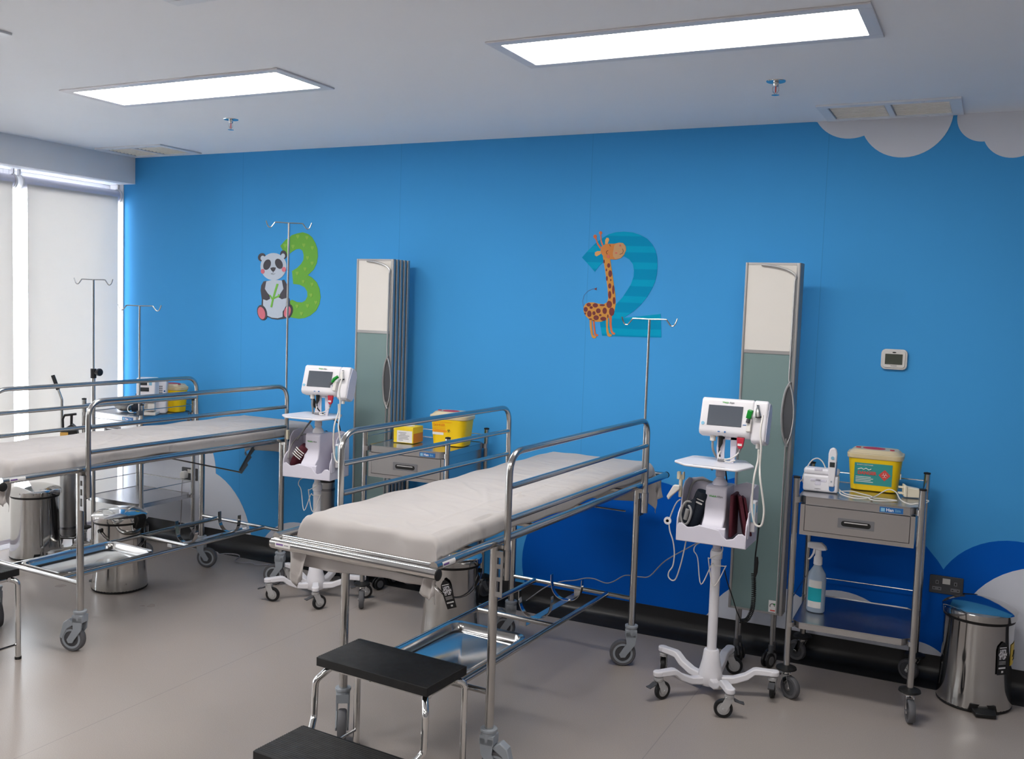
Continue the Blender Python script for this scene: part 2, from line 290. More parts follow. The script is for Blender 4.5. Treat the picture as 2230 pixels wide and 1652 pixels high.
D = {"two":[[-2.0677,1.9878],[-2.0333,2.0263],[-1.9891,2.0667],[-1.9537,2.0921],[-1.9184,2.113],[-1.8784,2.1246],[-1.8295,2.1282],[-1.7761,2.123],[-1.736,2.1104],[-1.6958,2.0897],[-1.6686,2.063],[-1.6476,2.0301],[-1.6359,1.9932],[-1.6321,1.948],[-1.633,1.9026],[-1.6419,1.8612],[-1.6575,1.8237],[-1.6816,1.7816],[-1.7147,1.7391],[-1.757,1.7001],[-1.7871,1.6802],[-1.811,1.6646],[-1.7249,1.6752],[-1.6029,1.6927],[-1.5974,1.6308],[-1.5927,1.5676],[-1.742,1.5643],[-1.8311,1.5637],[-1.9308,1.5631],[-1.9391,1.5961],[-1.9479,1.6427],[-1.9173,1.6736],[-1.8828,1.7129],[-1.8568,1.737],[-1.8225,1.7738],[-1.7975,1.8122],[-1.7769,1.8461],[-1.7633,1.8881],[-1.7626,1.9215],[-1.7707,1.9547],[-1.7917,1.9795],[-1.819,1.9939],[-1.8507,2.0041],[-1.8954,1.9996],[-1.9217,1.9826],[-1.9479,1.9591],[-1.9697,1.9356],[-1.9878,1.9099],[-2.0301,1.9519]],"gy":[[[-1.945,1.9951],[-1.904,1.9912],[-1.881,1.8777],[-1.8636,1.7896],[-1.8589,1.7348],[-1.8642,1.7008],[-1.8765,1.6729],[-1.9073,1.6527],[-1.9386,1.6388],[-1.9706,1.6376],[-2.0079,1.6469],[-2.0319,1.6675],[-2.0456,1.695],[-2.0456,1.7164],[-2.0347,1.7339],[-2.0166,1.7422],[-1.9889,1.7429],[-1.9612,1.7369],[-1.9291,1.7349],[-1.9091,1.7461],[-1.9033,1.7674],[-1.9104,1.8265],[-1.928,1.9192]],[[-2.008,1.6491],[-1.9965,1.6495],[-1.9912,1.6025],[-1.9836,1.5643],[-1.9765,1.5603],[-1.9649,1.5565],[-1.9668,1.5487],[-1.9782,1.5448],[-1.99,1.5511],[-1.9978,1.5722],[-2.0056,1.6148]],[[-1.9121,1.6568],[-1.8988,1.6658],[-1.898,1.6063],[-1.8895,1.5769],[-1.8743,1.5712],[-1.8748,1.5626],[-1.8873,1.5574],[-1.8989,1.5637],[-1.9068,1.5889]]],"go":[[[-1.9894,1.6455],[-1.9793,1.6458],[-1.9725,1.5947],[-1.9678,1.5714],[-1.9539,1.5677],[-1.9544,1.5591],[-1.9672,1.5577],[-1.9769,1.5688],[-1.9829,1.6029]],[[-1.8935,1.6681],[-1.878,1.6771],[-1.8777,1.6283],[-1.8721,1.5946],[-1.8658,1.5843],[-1.8544,1.5805],[-1.8562,1.5719],[-1.8698,1.5713],[-1.8817,1.5857],[-1.8891,1.6194]],[[-1.9626,2.0351],[-1.9796,2.0583],[-1.9968,2.0985],[-1.9905,2.0997],[-1.9754,2.0668],[-1.9562,2.0436]],[[-1.952,2.052],[-1.9612,2.0752],[-1.9662,2.1174],[-1.9603,2.1182],[-1.9554,2.0794],[-1.9445,2.0575]],[[-1.9846,2.1018],[-1.985,2.0984],[-1.9863,2.0954],[-1.9884,2.0929],[-1.9911,2.0914],[-1.9942,2.0908],[-1.9974,2.0914],[-2.0002,2.0929],[-2.0026,2.0954],[-2.0041,2.0985],[-2.0048,2.1019],[-2.0044,2.1053],[-2.0031,2.1083],[-2.001,2.1107],[-1.9983,2.1123],[-1.9952,2.1128],[-1.992,2.1123],[-1.9892,2.1107],[-1.9868,2.1083],[-1.9853,2.1052]],[[-1.9541,2.1216],[-1.9544,2.1187],[-1.9556,2.1161],[-1.9575,2.1141],[-1.96,2.1128],[-1.9628,2.1123],[-1.9656,2.1128],[-1.9682,2.1141],[-1.9703,2.1162],[-1.9717,2.1187],[-1.9723,2.1216],[-1.972,2.1245],[-1.9708,2.1271],[-1.9688,2.1291],[-1.9664,2.1304],[-1.9636,2.1309],[-1.9607,2.1304],[-1.9581,2.1291],[-1.956,2.127],[-1.9546,2.1244]]],"ghead":[[[-1.9601,2.0288],[-1.9519,2.0499],[-1.9297,2.0626],[-1.8802,2.0627],[-1.8536,2.069],[-1.8312,2.0669],[-1.8149,2.0503],[-1.8117,2.0294],[-1.8217,2.0043],[-1.8409,1.9854],[-1.8674,1.978],[-1.899,1.9786],[-1.931,1.9867],[-1.9499,2.0035]]],"gear":[[[-1.9343,2.0626],[-1.9343,2.0836],[-1.9267,2.0954],[-1.9153,2.0941],[-1.9117,2.0836],[-1.9206,2.0605]],[[-1.9575,2.0233],[-1.978,2.0224],[-1.9915,2.0159],[-1.9918,2.0011],[-1.9814,1.994],[-1.968,2.0013],[-1.9547,2.0098]],[[-1.8869,2.0123],[-1.8798,2.0543],[-1.858,2.0677],[-1.8312,2.0669],[-1.8149,2.0503],[-1.8117,2.0294],[-1.8217,2.0043],[-1.8409,1.9854],[-1.8721,1.9809],[-1.8853,1.9955]]],"gspots":[[[-1.9315,1.9669],[-1.9321,1.9607],[-1.9342,1.9568],[-1.937,1.9568],[-1.9394,1.9606],[-1.9405,1.9668],[-1.9399,1.973],[-1.9378,1.9769],[-1.935,1.9769],[-1.9326,1.9731]],[[-1.8993,1.9457],[-1.9007,1.9383],[-1.905,1.9336],[-1.9106,1.9336],[-1.9153,1.9381],[-1.9174,1.9455],[-1.916,1.953],[-1.9117,1.9576],[-1.9061,1.9577],[-1.9014,1.9531]],[[-1.9163,1.9215],[-1.9169,1.917],[-1.9188,1.9142],[-1.9214,1.9142],[-1.9235,1.9169],[-1.9245,1.9214],[-1.9239,1.9259],[-1.922,1.9286],[-1.9195,1.9287],[-1.9173,1.9259]],[[-1.887,1.9017],[-1.8886,1.8905],[-1.8937,1.8835],[-1.9004,1.8834],[-1.9061,1.8902],[-1.9087,1.9013],[-1.9071,1.9125],[-1.902,1.9195],[-1.8953,1.9196],[-1.8896,1.9128]],[[-1.9102,1.8751],[-1.9109,1.8672],[-1.9134,1.8622],[-1.9168,1.8621],[-1.9197,1.867],[-1.9211,1.8749],[-1.9204,1.8829],[-1.9179,1.8879],[-1.9146,1.8879],[-1.9116,1.8831]],[[-1.8886,1.8671],[-1.8893,1.8633],[-1.8912,1.861],[-1.8937,1.861],[-1.8958,1.8632],[-1.8968,1.8669],[-1.8962,1.8707],[-1.8942,1.873],[-1.8917,1.873],[-1.8896,1.8708]],[[-1.8882,1.8354],[-1.8895,1.8267],[-1.8938,1.8212],[-1.8994,1.8211],[-1.9041,1.8264],[-1.9062,1.8351],[-1.9049,1.8438],[-1.9006,1.8492],[-1.895,1.8493],[-1.8903,1.8441]],[[-1.8697,1.8147],[-1.8702,1.7998],[-1.873,1.7906],[-1.8769,1.7905],[-1.8804,1.7996],[-1.8823,1.8144],[-1.8817,1.8293],[-1.879,1.8386],[-1.8751,1.8387],[-1.8715,1.8296]],[[-1.886,1.7869],[-1.8872,1.7739],[-1.8913,1.7658],[-1.8969,1.7657],[-1.9018,1.7736],[-1.9041,1.7864],[-1.9029,1.7994],[-1.8988,1.8075],[-1.8932,1.8076],[-1.8883,1.7998]],[[-1.8617,1.7559],[-1.8625,1.7439],[-1.8658,1.7365],[-1.8702,1.7363],[-1.8742,1.7436],[-1.8761,1.7555],[-1.8752,1.7674],[-1.8719,1.7749],[-1.8675,1.775],[-1.8636,1.7677]],[[-1.8797,1.7351],[-1.8823,1.723],[-1.8901,1.7154],[-1.9001,1.7151],[-1.9086,1.7222],[-1.9122,1.7341],[-1.9096,1.7461],[-1.9018,1.7537],[-1.8918,1.754],[-1.8833,1.7469]],[[-1.8644,1.6958],[-1.8667,1.682],[-1.874,1.6733],[-1.8835,1.673],[-1.8916,1.6812],[-1.8951,1.6948],[-1.8928,1.7085],[-1.8855,1.7172],[-1.876,1.7175],[-1.8679,1.7093]],[[-1.9202,1.73],[-1.9232,1.7267],[-1.9313,1.7245],[-1.9415,1.7242],[-1.9498,1.7259],[-1.953,1.7291],[-1.95,1.7324],[-1.9419,1.7347],[-1.9318,1.735],[-1.9235,1.7332]],[[-1.908,1.6994],[-1.91,1.6889],[-1.916,1.6822],[-1.9239,1.6819],[-1.9306,1.6882],[-1.9335,1.6986],[-1.9315,1.7092],[-1.9254,1.7158],[-1.9175,1.7161],[-1.9109,1.7098]],[[-1.9444,1.6982],[-1.9467,1.6902],[-1.9533,1.685],[-1.9618,1.6847],[-1.9689,1.6894],[-1.9718,1.6974],[-1.9695,1.7055],[-1.9629,1.7106],[-1.9544,1.7109],[-1.9474,1.7062]],[[-1.9612,1.7275],[-1.9639,1.7205],[-1.9715,1.7159],[-1.9811,1.7156],[-1.9891,1.7197],[-1.9924,1.7266],[-1.9897,1.7337],[-1.9821,1.7383],[-1.9724,1.7386],[-1.9645,1.7345]],[[-2.0031,1.7297],[-2.0053,1.7236],[-2.0116,1.7197],[-2.0196,1.7195],[-2.0262,1.723],[-2.029,1.729],[-2.0267,1.7351],[-2.0204,1.739],[-2.0125,1.7392],[-2.0058,1.7357]],[[-1.9914,1.7147],[-1.993,1.7101],[-1.9975,1.7072],[-2.0032,1.707],[-2.0079,1.7096],[-2.0098,1.7141],[-2.0083,1.7187],[-2.0038,1.7216],[-1.9981,1.7218],[-1.9934,1.7191]],[[-2.0205,1.7035],[-2.0224,1.6954],[-2.0282,1.6902],[-2.0357,1.69],[-2.0419,1.6947],[-2.0446,1.7027],[-2.0426,1.7109],[-2.0368,1.716],[-2.0293,1.7163],[-2.0231,1.7115]],[[-1.9973,1.6803],[-1.9993,1.6696],[-2.0055,1.6629],[-2.0135,1.6626],[-2.0202,1.6689],[-2.0232,1.6794],[-2.0211,1.6901],[-2.0149,1.6968],[-2.007,1.6971],[-2.0002,1.6907]],[[-1.974,1.6845],[-1.9755,1.6779],[-1.9799,1.6737],[-1.9856,1.6735],[-1.9904,1.6774],[-1.9924,1.6839],[-1.9909,1.6905],[-1.9865,1.6946],[-1.9808,1.6948],[-1.9761,1.6909]],[[-1.9537,1.6604],[-1.9564,1.6523],[-1.9639,1.6471],[-1.9736,1.6467],[-1.9816,1.6514],[-1.9849,1.6593],[-1.9823,1.6674],[-1.9747,1.6727],[-1.965,1.673],[-1.957,1.6683]],[[-1.9097,1.656],[-1.9128,1.6494],[-1.9212,1.6451],[-1.9319,1.6447],[-1.9407,1.6484],[-1.9443,1.6548],[-1.9413,1.6614],[-1.9328,1.6657],[-1.9221,1.6661],[-1.9133,1.6624]],[[-1.9384,1.675],[-1.9396,1.6715],[-1.9432,1.6692],[-1.9477,1.669],[-1.9514,1.6711],[-1.953,1.6745],[-1.9517,1.6781],[-1.9482,1.6804],[-1.9436,1.6805],[-1.9399,1.6785]],[[-1.8967,1.6701],[-1.8973,1.6641],[-1.8991,1.6603],[-1.9017,1.6602],[-1.9039,1.6638],[-1.9049,1.6698],[-1.9044,1.6758],[-1.9025,1.6796],[-1.9,1.6797],[-1.8978,1.676]],[[-1.9929,1.6513],[-1.9945,1.649],[-1.9991,1.6474],[-2.0048,1.6472],[-2.0094,1.6485],[-2.0113,1.6507],[-2.0096,1.653],[-2.0051,1.6546],[-1.9994,1.6548],[-1.9947,1.6535]],[[-2.0306,1.6804],[-2.0313,1.6769],[-2.0333,1.6746],[-2.0358,1.6746],[-2.038,1.6767],[-2.039,1.6802],[-2.0383,1.6837],[-2.0363,1.686],[-2.0337,1.6861],[-2.0316,1.6839]]],"gpink":[[[-1.9042,1.9941],[-1.9044,1.9915],[-1.9055,1.9891],[-1.9072,1.9873],[-1.9094,1.9861],[-1.9119,1.9856],[-1.9144,1.986],[-1.9168,1.9872],[-1.9186,1.989],[-1.9199,1.9914],[-1.9204,1.994],[-1.9201,1.9966],[-1.9191,1.999],[-1.9174,2.0008],[-1.9151,2.002],[-1.9126,2.0025],[-1.9101,2.0021],[-1.9078,2.0009],[-1.9059,1.999],[-1.9047,1.9967]],[[-1.8413,2.0535],[-1.8414,2.0516],[-1.842,2.0498],[-1.8431,2.0485],[-1.8444,2.0476],[-1.8459,2.0472],[-1.8474,2.0475],[-1.8488,2.0484],[-1.85,2.0498],[-1.8508,2.0516],[-1.8511,2.0535],[-1.8509,2.0554],[-1.8503,2.0572],[-1.8493,2.0586],[-1.848,2.0595],[-1.8465,2.0598],[-1.8449,2.0595],[-1.8435,2.0586],[-1.8424,2.0572],[-1.8416,2.0555]],[[-1.8609,2.0133],[-1.8612,2.0121],[-1.8621,2.0111],[-1.8636,2.0102],[-1.8654,2.0097],[-1.8675,2.0095],[-1.8696,2.0096],[-1.8715,2.0102],[-1.873,2.011],[-1.874,2.012],[-1.8744,2.0132],[-1.8741,2.0144],[-1.8732,2.0154],[-1.8717,2.0163],[-1.8699,2.0168],[-1.8678,2.017],[-1.8657,2.0168],[-1.8638,2.0163],[-1.8623,2.0155],[-1.8613,2.0144]]],"gline":[[[-1.9146,2.0269],[-1.9235,2.0226],[-1.9255,2.0163],[-1.9191,2.0058]],[[-1.9062,2.0605],[-1.9059,2.0542],[-1.9011,2.0488]],[[-1.832,2.0356],[-1.8265,2.0231],[-1.8322,2.0105],[-1.8463,2.0062]],[[-2.0465,1.7164],[-2.0529,1.7463],[-2.046,1.7808],[-2.0239,1.8048],[-1.9967,1.8161],[-1.9806,1.8169]]],"gtip":[[[-1.9853,1.8198],[-1.9718,1.8243],[-1.976,1.8166],[-1.9712,1.8103],[-1.9836,1.8122]]],"three":[[-4.1862,2.0461],[-4.1458,2.0836],[-4.112,2.1023],[-4.0919,2.1156],[-4.0515,2.1261],[-4.0045,2.1329],[-3.9642,2.1232],[-3.9305,2.102],[-3.9032,2.0652],[-3.8859,2.0284],[-3.8815,1.981],[-3.8885,1.9388],[-3.9127,1.8962],[-3.9586,1.8611],[-3.9249,1.8458],[-3.8878,1.8173],[-3.8637,1.7755],[-3.854,1.7228],[-3.8616,1.6803],[-3.8871,1.637],[-3.933,1.6036],[-3.9795,1.5859],[-4.0267,1.5799],[-4.0812,1.585],[-4.1087,1.591],[-4.1102,1.6676],[-4.0971,1.695],[-4.0835,1.7007],[-4.0424,1.6868],[-4.0019,1.6858],[-3.9752,1.6983],[-3.959,1.7254],[-3.9617,1.7573],[-3.9837,1.7835],[-4.0245,1.7987],[-4.0754,1.803],[-4.0873,1.8859],[-4.0469,1.9051],[-4.0138,1.9322],[-3.9955,1.9589],[-3.9948,1.9908],[-4.0055,2.0173],[-4.0292,2.0278],[-4.0562,2.0251],[-4.0897,2.0089],[-4.1166,1.99],[-4.13,1.9792],[-4.165,2.0166]],"hearts":[[[-4.044,2.0911],[-4.0565,2.107],[-4.0567,2.1155],[-4.05,2.1187],[-4.0445,2.1144],[-4.0392,2.1187],[-4.0324,2.1155],[-4.0322,2.107]],[[-3.9701,2.0841],[-3.9824,2.1],[-3.9826,2.1085],[-3.976,2.1116],[-3.9706,2.1074],[-3.9653,2.1116],[-3.9586,2.1084],[-3.9584,2.1]],[[-4.1461,2.0322],[-4.1588,2.0483],[-4.159,2.0568],[-4.1522,2.0601],[-4.1466,2.0558],[-4.1412,2.0601],[-4.1343,2.0569],[-4.1341,2.0483]],[[-4.0813,2.0271],[-4.0938,2.0431],[-4.094,2.0516],[-4.0873,2.0548],[-4.0817,2.0506],[-4.0764,2.0548],[-4.0696,2.0517],[-4.0694,2.0431]],[[-3.9938,2.0354],[-4.0062,2.0513],[-4.0064,2.0597],[-3.9997,2.0629],[-3.9943,2.0587],[-3.989,2.0629],[-3.9822,2.0598],[-3.9821,2.0513]],[[-3.9254,2.0198],[-3.9377,2.0356],[-3.9379,2.044],[-3.9313,2.0472],[-3.9259,2.043],[-3.9207,2.0472],[-3.914,2.0441],[-3.9138,2.0356]],[[-3.962,1.9561],[-3.9743,1.9719],[-3.9745,1.9803],[-3.9679,1.9836],[-3.9625,1.9794],[-3.9572,1.9836],[-3.9505,1.9805],[-3.9503,1.972]],[[-3.9246,1.922],[-3.9369,1.9378],[-3.9371,1.9462],[-3.9305,1.9495],[-3.9251,1.9453],[-3.9199,1.9496],[-3.9132,1.9465],[-3.913,1.938]],[[-3.9805,1.8842],[-3.9929,1.9],[-3.9931,1.9085],[-3.9865,1.9117],[-3.981,1.9076],[-3.9757,1.9119],[-3.969,1.9088],[-3.9688,1.9003]],[[-4.0439,1.8566],[-4.0564,1.8724],[-4.0566,1.881],[-4.0499,1.8843],[-4.0444,1.8801],[-4.0391,1.8844],[-4.0322,1.8813],[-4.0321,1.8728]],[[-3.9929,1.8041],[-4.0053,1.8199],[-4.0055,1.8284],[-3.9989,1.8317],[-3.9934,1.8275],[-3.9881,1.8319],[-3.9813,1.8288],[-3.9812,1.8203]],[[-3.9217,1.788],[-3.934,1.8037],[-3.9342,1.8122],[-3.9276,1.8155],[-3.9222,1.8113],[-3.9169,1.8157],[-3.9102,1.8126],[-3.91,1.8042]],[[-3.9288,1.7188],[-3.9412,1.7344],[-3.9413,1.7429],[-3.9347,1.7463],[-3.9293,1.7421],[-3.9241,1.7465],[-3.9174,1.7435],[-3.9172,1.735]],[[-3.8892,1.6736],[-3.9015,1.6892],[-3.9017,1.6977],[-3.8952,1.7011],[-3.8898,1.697],[-3.8846,1.7014],[-3.8779,1.6984],[-3.8777,1.6899]],[[-3.9554,1.6503],[-3.9678,1.666],[-3.968,1.6745],[-3.9614,1.6779],[-3.9559,1.6738],[-3.9506,1.6782],[-3.9439,1.6752],[-3.9437,1.6667]],[[-4.0395,1.645],[-4.0521,1.6608],[-4.0523,1.6694],[-4.0455,1.6728],[-4.04,1.6686],[-4.0347,1.6731],[-4.0279,1.6701],[-4.0277,1.6615]],[[-4.0034,1.599],[-4.0159,1.6147],[-4.0161,1.6232],[-4.0094,1.6267],[-4.0039,1.6226],[-3.9986,1.627],[-3.9918,1.624],[-3.9916,1.6155]]],"pdark":[[[-4.3003,1.8176],[-4.3213,1.8145],[-4.3406,1.7868],[-4.3449,1.7539],[-4.3372,1.7157],[-4.3333,1.6939],[-4.3362,1.6555],[-4.2926,1.5857],[-4.2467,1.5709],[-4.1979,1.5683],[-4.1359,1.5776],[-4.109,1.6083],[-4.0965,1.668],[-4.1041,1.7056],[-4.1252,1.732],[-4.1251,1.7966],[-4.1511,1.8284],[-4.1751,1.8226]],[[-4.3109,1.9632],[-4.3164,1.9559],[-4.3241,1.9501],[-4.3334,1.9466],[-4.3433,1.9455],[-4.3528,1.9471],[-4.3611,1.9511],[-4.3672,1.9572],[-4.3707,1.9648],[-4.371,1.9732],[-4.3683,1.9814],[-4.3628,1.9887],[-4.355,1.9945],[-4.3457,1.998],[-4.3358,1.999],[-4.3263,1.9974],[-4.3181,1.9934],[-4.312,1.9873],[-4.3086,1.9797],[-4.3082,1.9714]],[[-4.1309,1.9942],[-4.1298,1.9856],[-4.1315,1.9773],[-4.1358,1.9703],[-4.1421,1.9652],[-4.15,1.9625],[-4.1587,1.9624],[-4.1673,1.965],[-4.1749,1.9701],[-4.1809,1.9771],[-4.1845,1.9853],[-4.1856,1.994],[-4.1839,2.0023],[-4.1796,2.0093],[-4.1732,2.0144],[-4.1653,2.0171],[-4.1566,2.0171],[-4.1481,2.0145],[-4.1405,2.0094],[-4.1345,2.0024]],[[-4.2888,1.6183],[-4.2854,1.6025],[-4.2861,1.5873],[-4.291,1.5742],[-4.2995,1.5646],[-4.3108,1.5592],[-4.3239,1.5588],[-4.3374,1.5633],[-4.35,1.5723],[-4.3606,1.5849],[-4.368,1.5999],[-4.3714,1.6158],[-4.3707,1.6311],[-4.3658,1.6442],[-4.3572,1.6538],[-4.3458,1.6591],[-4.3327,1.6594],[-4.3192,1.6549],[-4.3066,1.6458],[-4.2961,1.6332]],[[-4.0768,1.6186],[-4.0828,1.6045],[-4.0916,1.5924],[-4.1024,1.5834],[-4.114,1.5784],[-4.1254,1.5778],[-4.1355,1.5819],[-4.1432,1.5901],[-4.1478,1.6017],[-4.1488,1.6156],[-4.1461,1.6303],[-4.1401,1.6444],[-4.1312,1.6565],[-4.1204,1.6655],[-4.1088,1.6704],[-4.0974,1.6709],[-4.0874,1.6668],[-4.0798,1.6585],[-4.0752,1.647],[-4.0742,1.6332]]],"pwhite":[[[-4.2967,1.8149],[-4.3078,1.7656],[-4.2848,1.7389],[-4.2649,1.723],[-4.2631,1.7013],[-4.2909,1.6896],[-4.3213,1.697],[-4.322,1.6559],[-4.2969,1.6293],[-4.2857,1.5914],[-4.2469,1.5791],[-4.1981,1.577],[-4.1568,1.5877],[-4.1574,1.6229],[-4.1304,1.6508],[-4.1282,1.7103],[-4.1658,1.7012],[-4.1937,1.714],[-4.1803,1.736],[-4.1534,1.7691],[-4.1682,1.8227],[-4.2375,1.8269]],[[-4.1322,1.9132],[-4.1339,1.8961],[-4.1396,1.8796],[-4.1491,1.8643],[-4.1621,1.8508],[-4.1781,1.8396],[-4.1964,1.8311],[-4.2165,1.8257],[-4.2375,1.8236],[-4.2585,1.825],[-4.279,1.8296],[-4.2979,1.8375],[-4.3146,1.8483],[-4.3284,1.8615],[-4.3387,1.8767],[-4.3452,1.8933],[-4.3477,1.9106],[-4.3458,1.928],[-4.3399,1.9447],[-4.3301,1.9601],[-4.3168,1.9737],[-4.3005,1.9848],[-4.2819,1.9931],[-4.2617,1.9982],[-4.2407,2.0],[-4.2197,1.9985],[-4.1995,1.9936],[-4.1809,1.9856],[-4.1645,1.9748],[-4.151,1.9616],[-4.1409,1.9466],[-4.1345,1.9302]],[[-4.3113,1.966],[-4.3121,1.9609],[-4.3146,1.9564],[-4.3186,1.9527],[-4.3237,1.9504],[-4.3293,1.9495],[-4.335,1.9503],[-4.3401,1.9525],[-4.3442,1.9561],[-4.3469,1.9606],[-4.3479,1.9657],[-4.3471,1.9707],[-4.3446,1.9753],[-4.3406,1.979],[-4.3355,1.9813],[-4.3299,1.9821],[-4.3242,1.9814],[-4.3191,1.9791],[-4.315,1.9755],[-4.3123,1.971]],[[-4.1445,1.9818],[-4.1452,1.9768],[-4.1474,1.9723],[-4.151,1.9687],[-4.1555,1.9664],[-4.1606,1.9656],[-4.1657,1.9663],[-4.1704,1.9686],[-4.1741,1.9721],[-4.1765,1.9766],[-4.1774,1.9816],[-4.1767,1.9866],[-4.1745,1.9911],[-4.1709,1.9947],[-4.1663,1.997],[-4.1612,1.9978],[-4.1561,1.997],[-4.1515,1.9948],[-4.1478,1.9912],[-4.1454,1.9868]]],"pface":[[[-4.2639,1.9163],[-4.2699,1.9064],[-4.278,1.8981],[-4.2875,1.8924],[-4.2973,1.8897],[-4.3067,1.8904],[-4.3145,1.8944],[-4.3202,1.9012],[-4.323,1.9103],[-4.3227,1.9206],[-4.3194,1.9313],[-4.3134,1.9413],[-4.3053,1.9495],[-4.2958,1.9552],[-4.2859,1.9578],[-4.2766,1.9571],[-4.2688,1.9531],[-4.2632,1.9463],[-4.2604,1.9373],[-4.2607,1.9269]],[[-4.1665,1.9394],[-4.1623,1.9292],[-4.1611,1.9191],[-4.1631,1.9101],[-4.1679,1.9031],[-4.1752,1.8987],[-4.1843,1.8974],[-4.1942,1.8993],[-4.204,1.9043],[-4.2128,1.9118],[-4.2196,1.9212],[-4.2238,1.9314],[-4.225,1.9415],[-4.2231,1.9505],[-4.2182,1.9575],[-4.2108,1.9619],[-4.2017,1.9631],[-4.1918,1.9612],[-4.182,1.9562],[-4.1733,1.9487]],[[-4.2633,1.9024],[-4.2404,1.9081],[-4.2181,1.9057],[-4.2248,1.8894],[-4.2398,1.8767],[-4.2561,1.889]]],"ppink":[[[-4.3119,1.88],[-4.3126,1.8753],[-4.3147,1.871],[-4.3181,1.8676],[-4.3223,1.8654],[-4.3271,1.8646],[-4.3319,1.8652],[-4.3363,1.8673],[-4.3398,1.8707],[-4.342,1.8749],[-4.3429,1.8796],[-4.3422,1.8843],[-4.3401,1.8886],[-4.3367,1.892],[-4.3324,1.8943],[-4.3276,1.8951],[-4.3228,1.8944],[-4.3185,1.8923],[-4.315,1.889],[-4.3127,1.8847]],[[-4.1345,1.8949],[-4.1353,1.8899],[-4.1375,1.8854],[-4.1411,1.8818],[-4.1456,1.8794],[-4.1507,1.8785],[-4.1558,1.8793],[-4.1604,1.8815],[-4.1642,1.885],[-4.1666,1.8895],[-4.1675,1.8945],[-4.1668,1.8995],[-4.1645,1.904],[-4.161,1.9076],[-4.1564,1.91],[-4.1513,1.9108],[-4.1462,1.9101],[-4.1416,1.9079],[-4.1379,1.9043],[-4.1355,1.8999]],[[-4.3032,1.6129],[-4.3003,1.6004],[-4.3005,1.5885],[-4.3038,1.5783],[-4.3098,1.5709],[-4.318,1.5669],[-4.3275,1.5667],[-4.3374,1.5704],[-4.3469,1.5777],[-4.3548,1.5877],[-4.3605,1.5996],[-4.3634,1.6121],[-4.3631,1.6241],[-4.3598,1.6343],[-4.3538,1.6417],[-4.3456,1.6457],[-4.336,1.6458],[-4.3261,1.642],[-4.3167,1.6348],[-4.3088,1.6247]],[[-4.0908,1.6173],[-4.0954,1.6064],[-4.102,1.597],[-4.11,1.59],[-4.1186,1.586],[-4.127,1.5856],[-4.1343,1.5886],[-4.1398,1.5949],[-4.1431,1.6038],[-4.1436,1.6145],[-4.1415,1.6258],[-4.1369,1.6367],[-4.1303,1.6462],[-4.1223,1.6532],[-4.1137,1.6571],[-4.1053,1.6575],[-4.098,1.6544],[-4.0925,1.6481],[-4.0893,1.6392],[-4.0888,1.6286]]],"pline":[[[-4.2398,1.8767],[-4.2397,1.8675],[-4.2556,1.8635]],[[-4.2578,1.8672],[-4.2395,1.8594],[-4.2209,1.8678]]],"bamboo":[[[-4.2093,1.8014],[-4.194,1.7996],[-4.2118,1.7515],[-4.2316,1.6967],[-4.2446,1.6462],[-4.2586,1.648],[-4.2456,1.6963],[-4.2278,1.7511]],[[-4.2706,1.7283],[-4.258,1.7259],[-4.2387,1.7019],[-4.2455,1.6936]],[[-4.2319,1.7103],[-4.1954,1.7259],[-4.1955,1.7356],[-4.1787,1.7252],[-4.1869,1.7169],[-4.2282,1.7011]]],"c_spo2":[[-1.2196,0.8692],[-1.2362,0.8529],[-1.252,0.8167],[-1.2659,0.7662],[-1.262,0.7208],[-1.2453,0.6772],[-1.2356,0.6211],[-1.2399,0.5629],[-1.2571,0.5314],[-1.2578,0.5081],[-1.2395,0.4949],[-1.2226,0.5079],[-1.2051,0.5682],[-1.1935,0.6273],[-1.1848,0.6857],[-1.1827,0.7259]],"c_wire":[[-1.0759,0.7276],[-1.0805,0.7073],[-1.13,0.6806],[-1.1411,0.6507],[-1.1225,0.6194],[-1.1015,0.5037],[-1.0583,0.6009],[-1.0442,0.5974],[-0.9998,0.6014],[-0.9979,0.5961],[-1.0451,0.5044],[-1.0733,0.6183],[-1.0653,0.628],[-1.0193,0.6572],[-1.0141,0.6859],[-1.033,0.7084]],"c_temp":[[-0.8657,1.2784],[-0.8674,1.2113],[-0.8611,1.1421],[-0.8625,1.0667],[-0.8517,1.0139],[-0.837,0.9347],[-0.8286,0.8763],[-0.8336,0.8215],[-0.8489,0.8097],[-0.8685,0.8277],[-0.8804,0.9023],[-0.8781,1.011],[-0.8715,1.0873],[-0.8712,1.1331]],"c_black":[[-0.9024,0.7689],[-0.9066,0.6879],[-0.9114,0.618],[-0.9117,0.5486],[-0.907,0.4276]],"c_coil":[[-0.9163,0.5397],[-0.9107,0.477],[-0.9097,0.4133],[-0.9143,0.3634],[-0.9336,0.3181],[-0.9667,0.3047]],"c_thin":[[-1.0492,0.5338],[-1.0343,0.4816],[-1.0063,0.4119],[-0.9837,0.3513],[-0.9648,0.315]]}
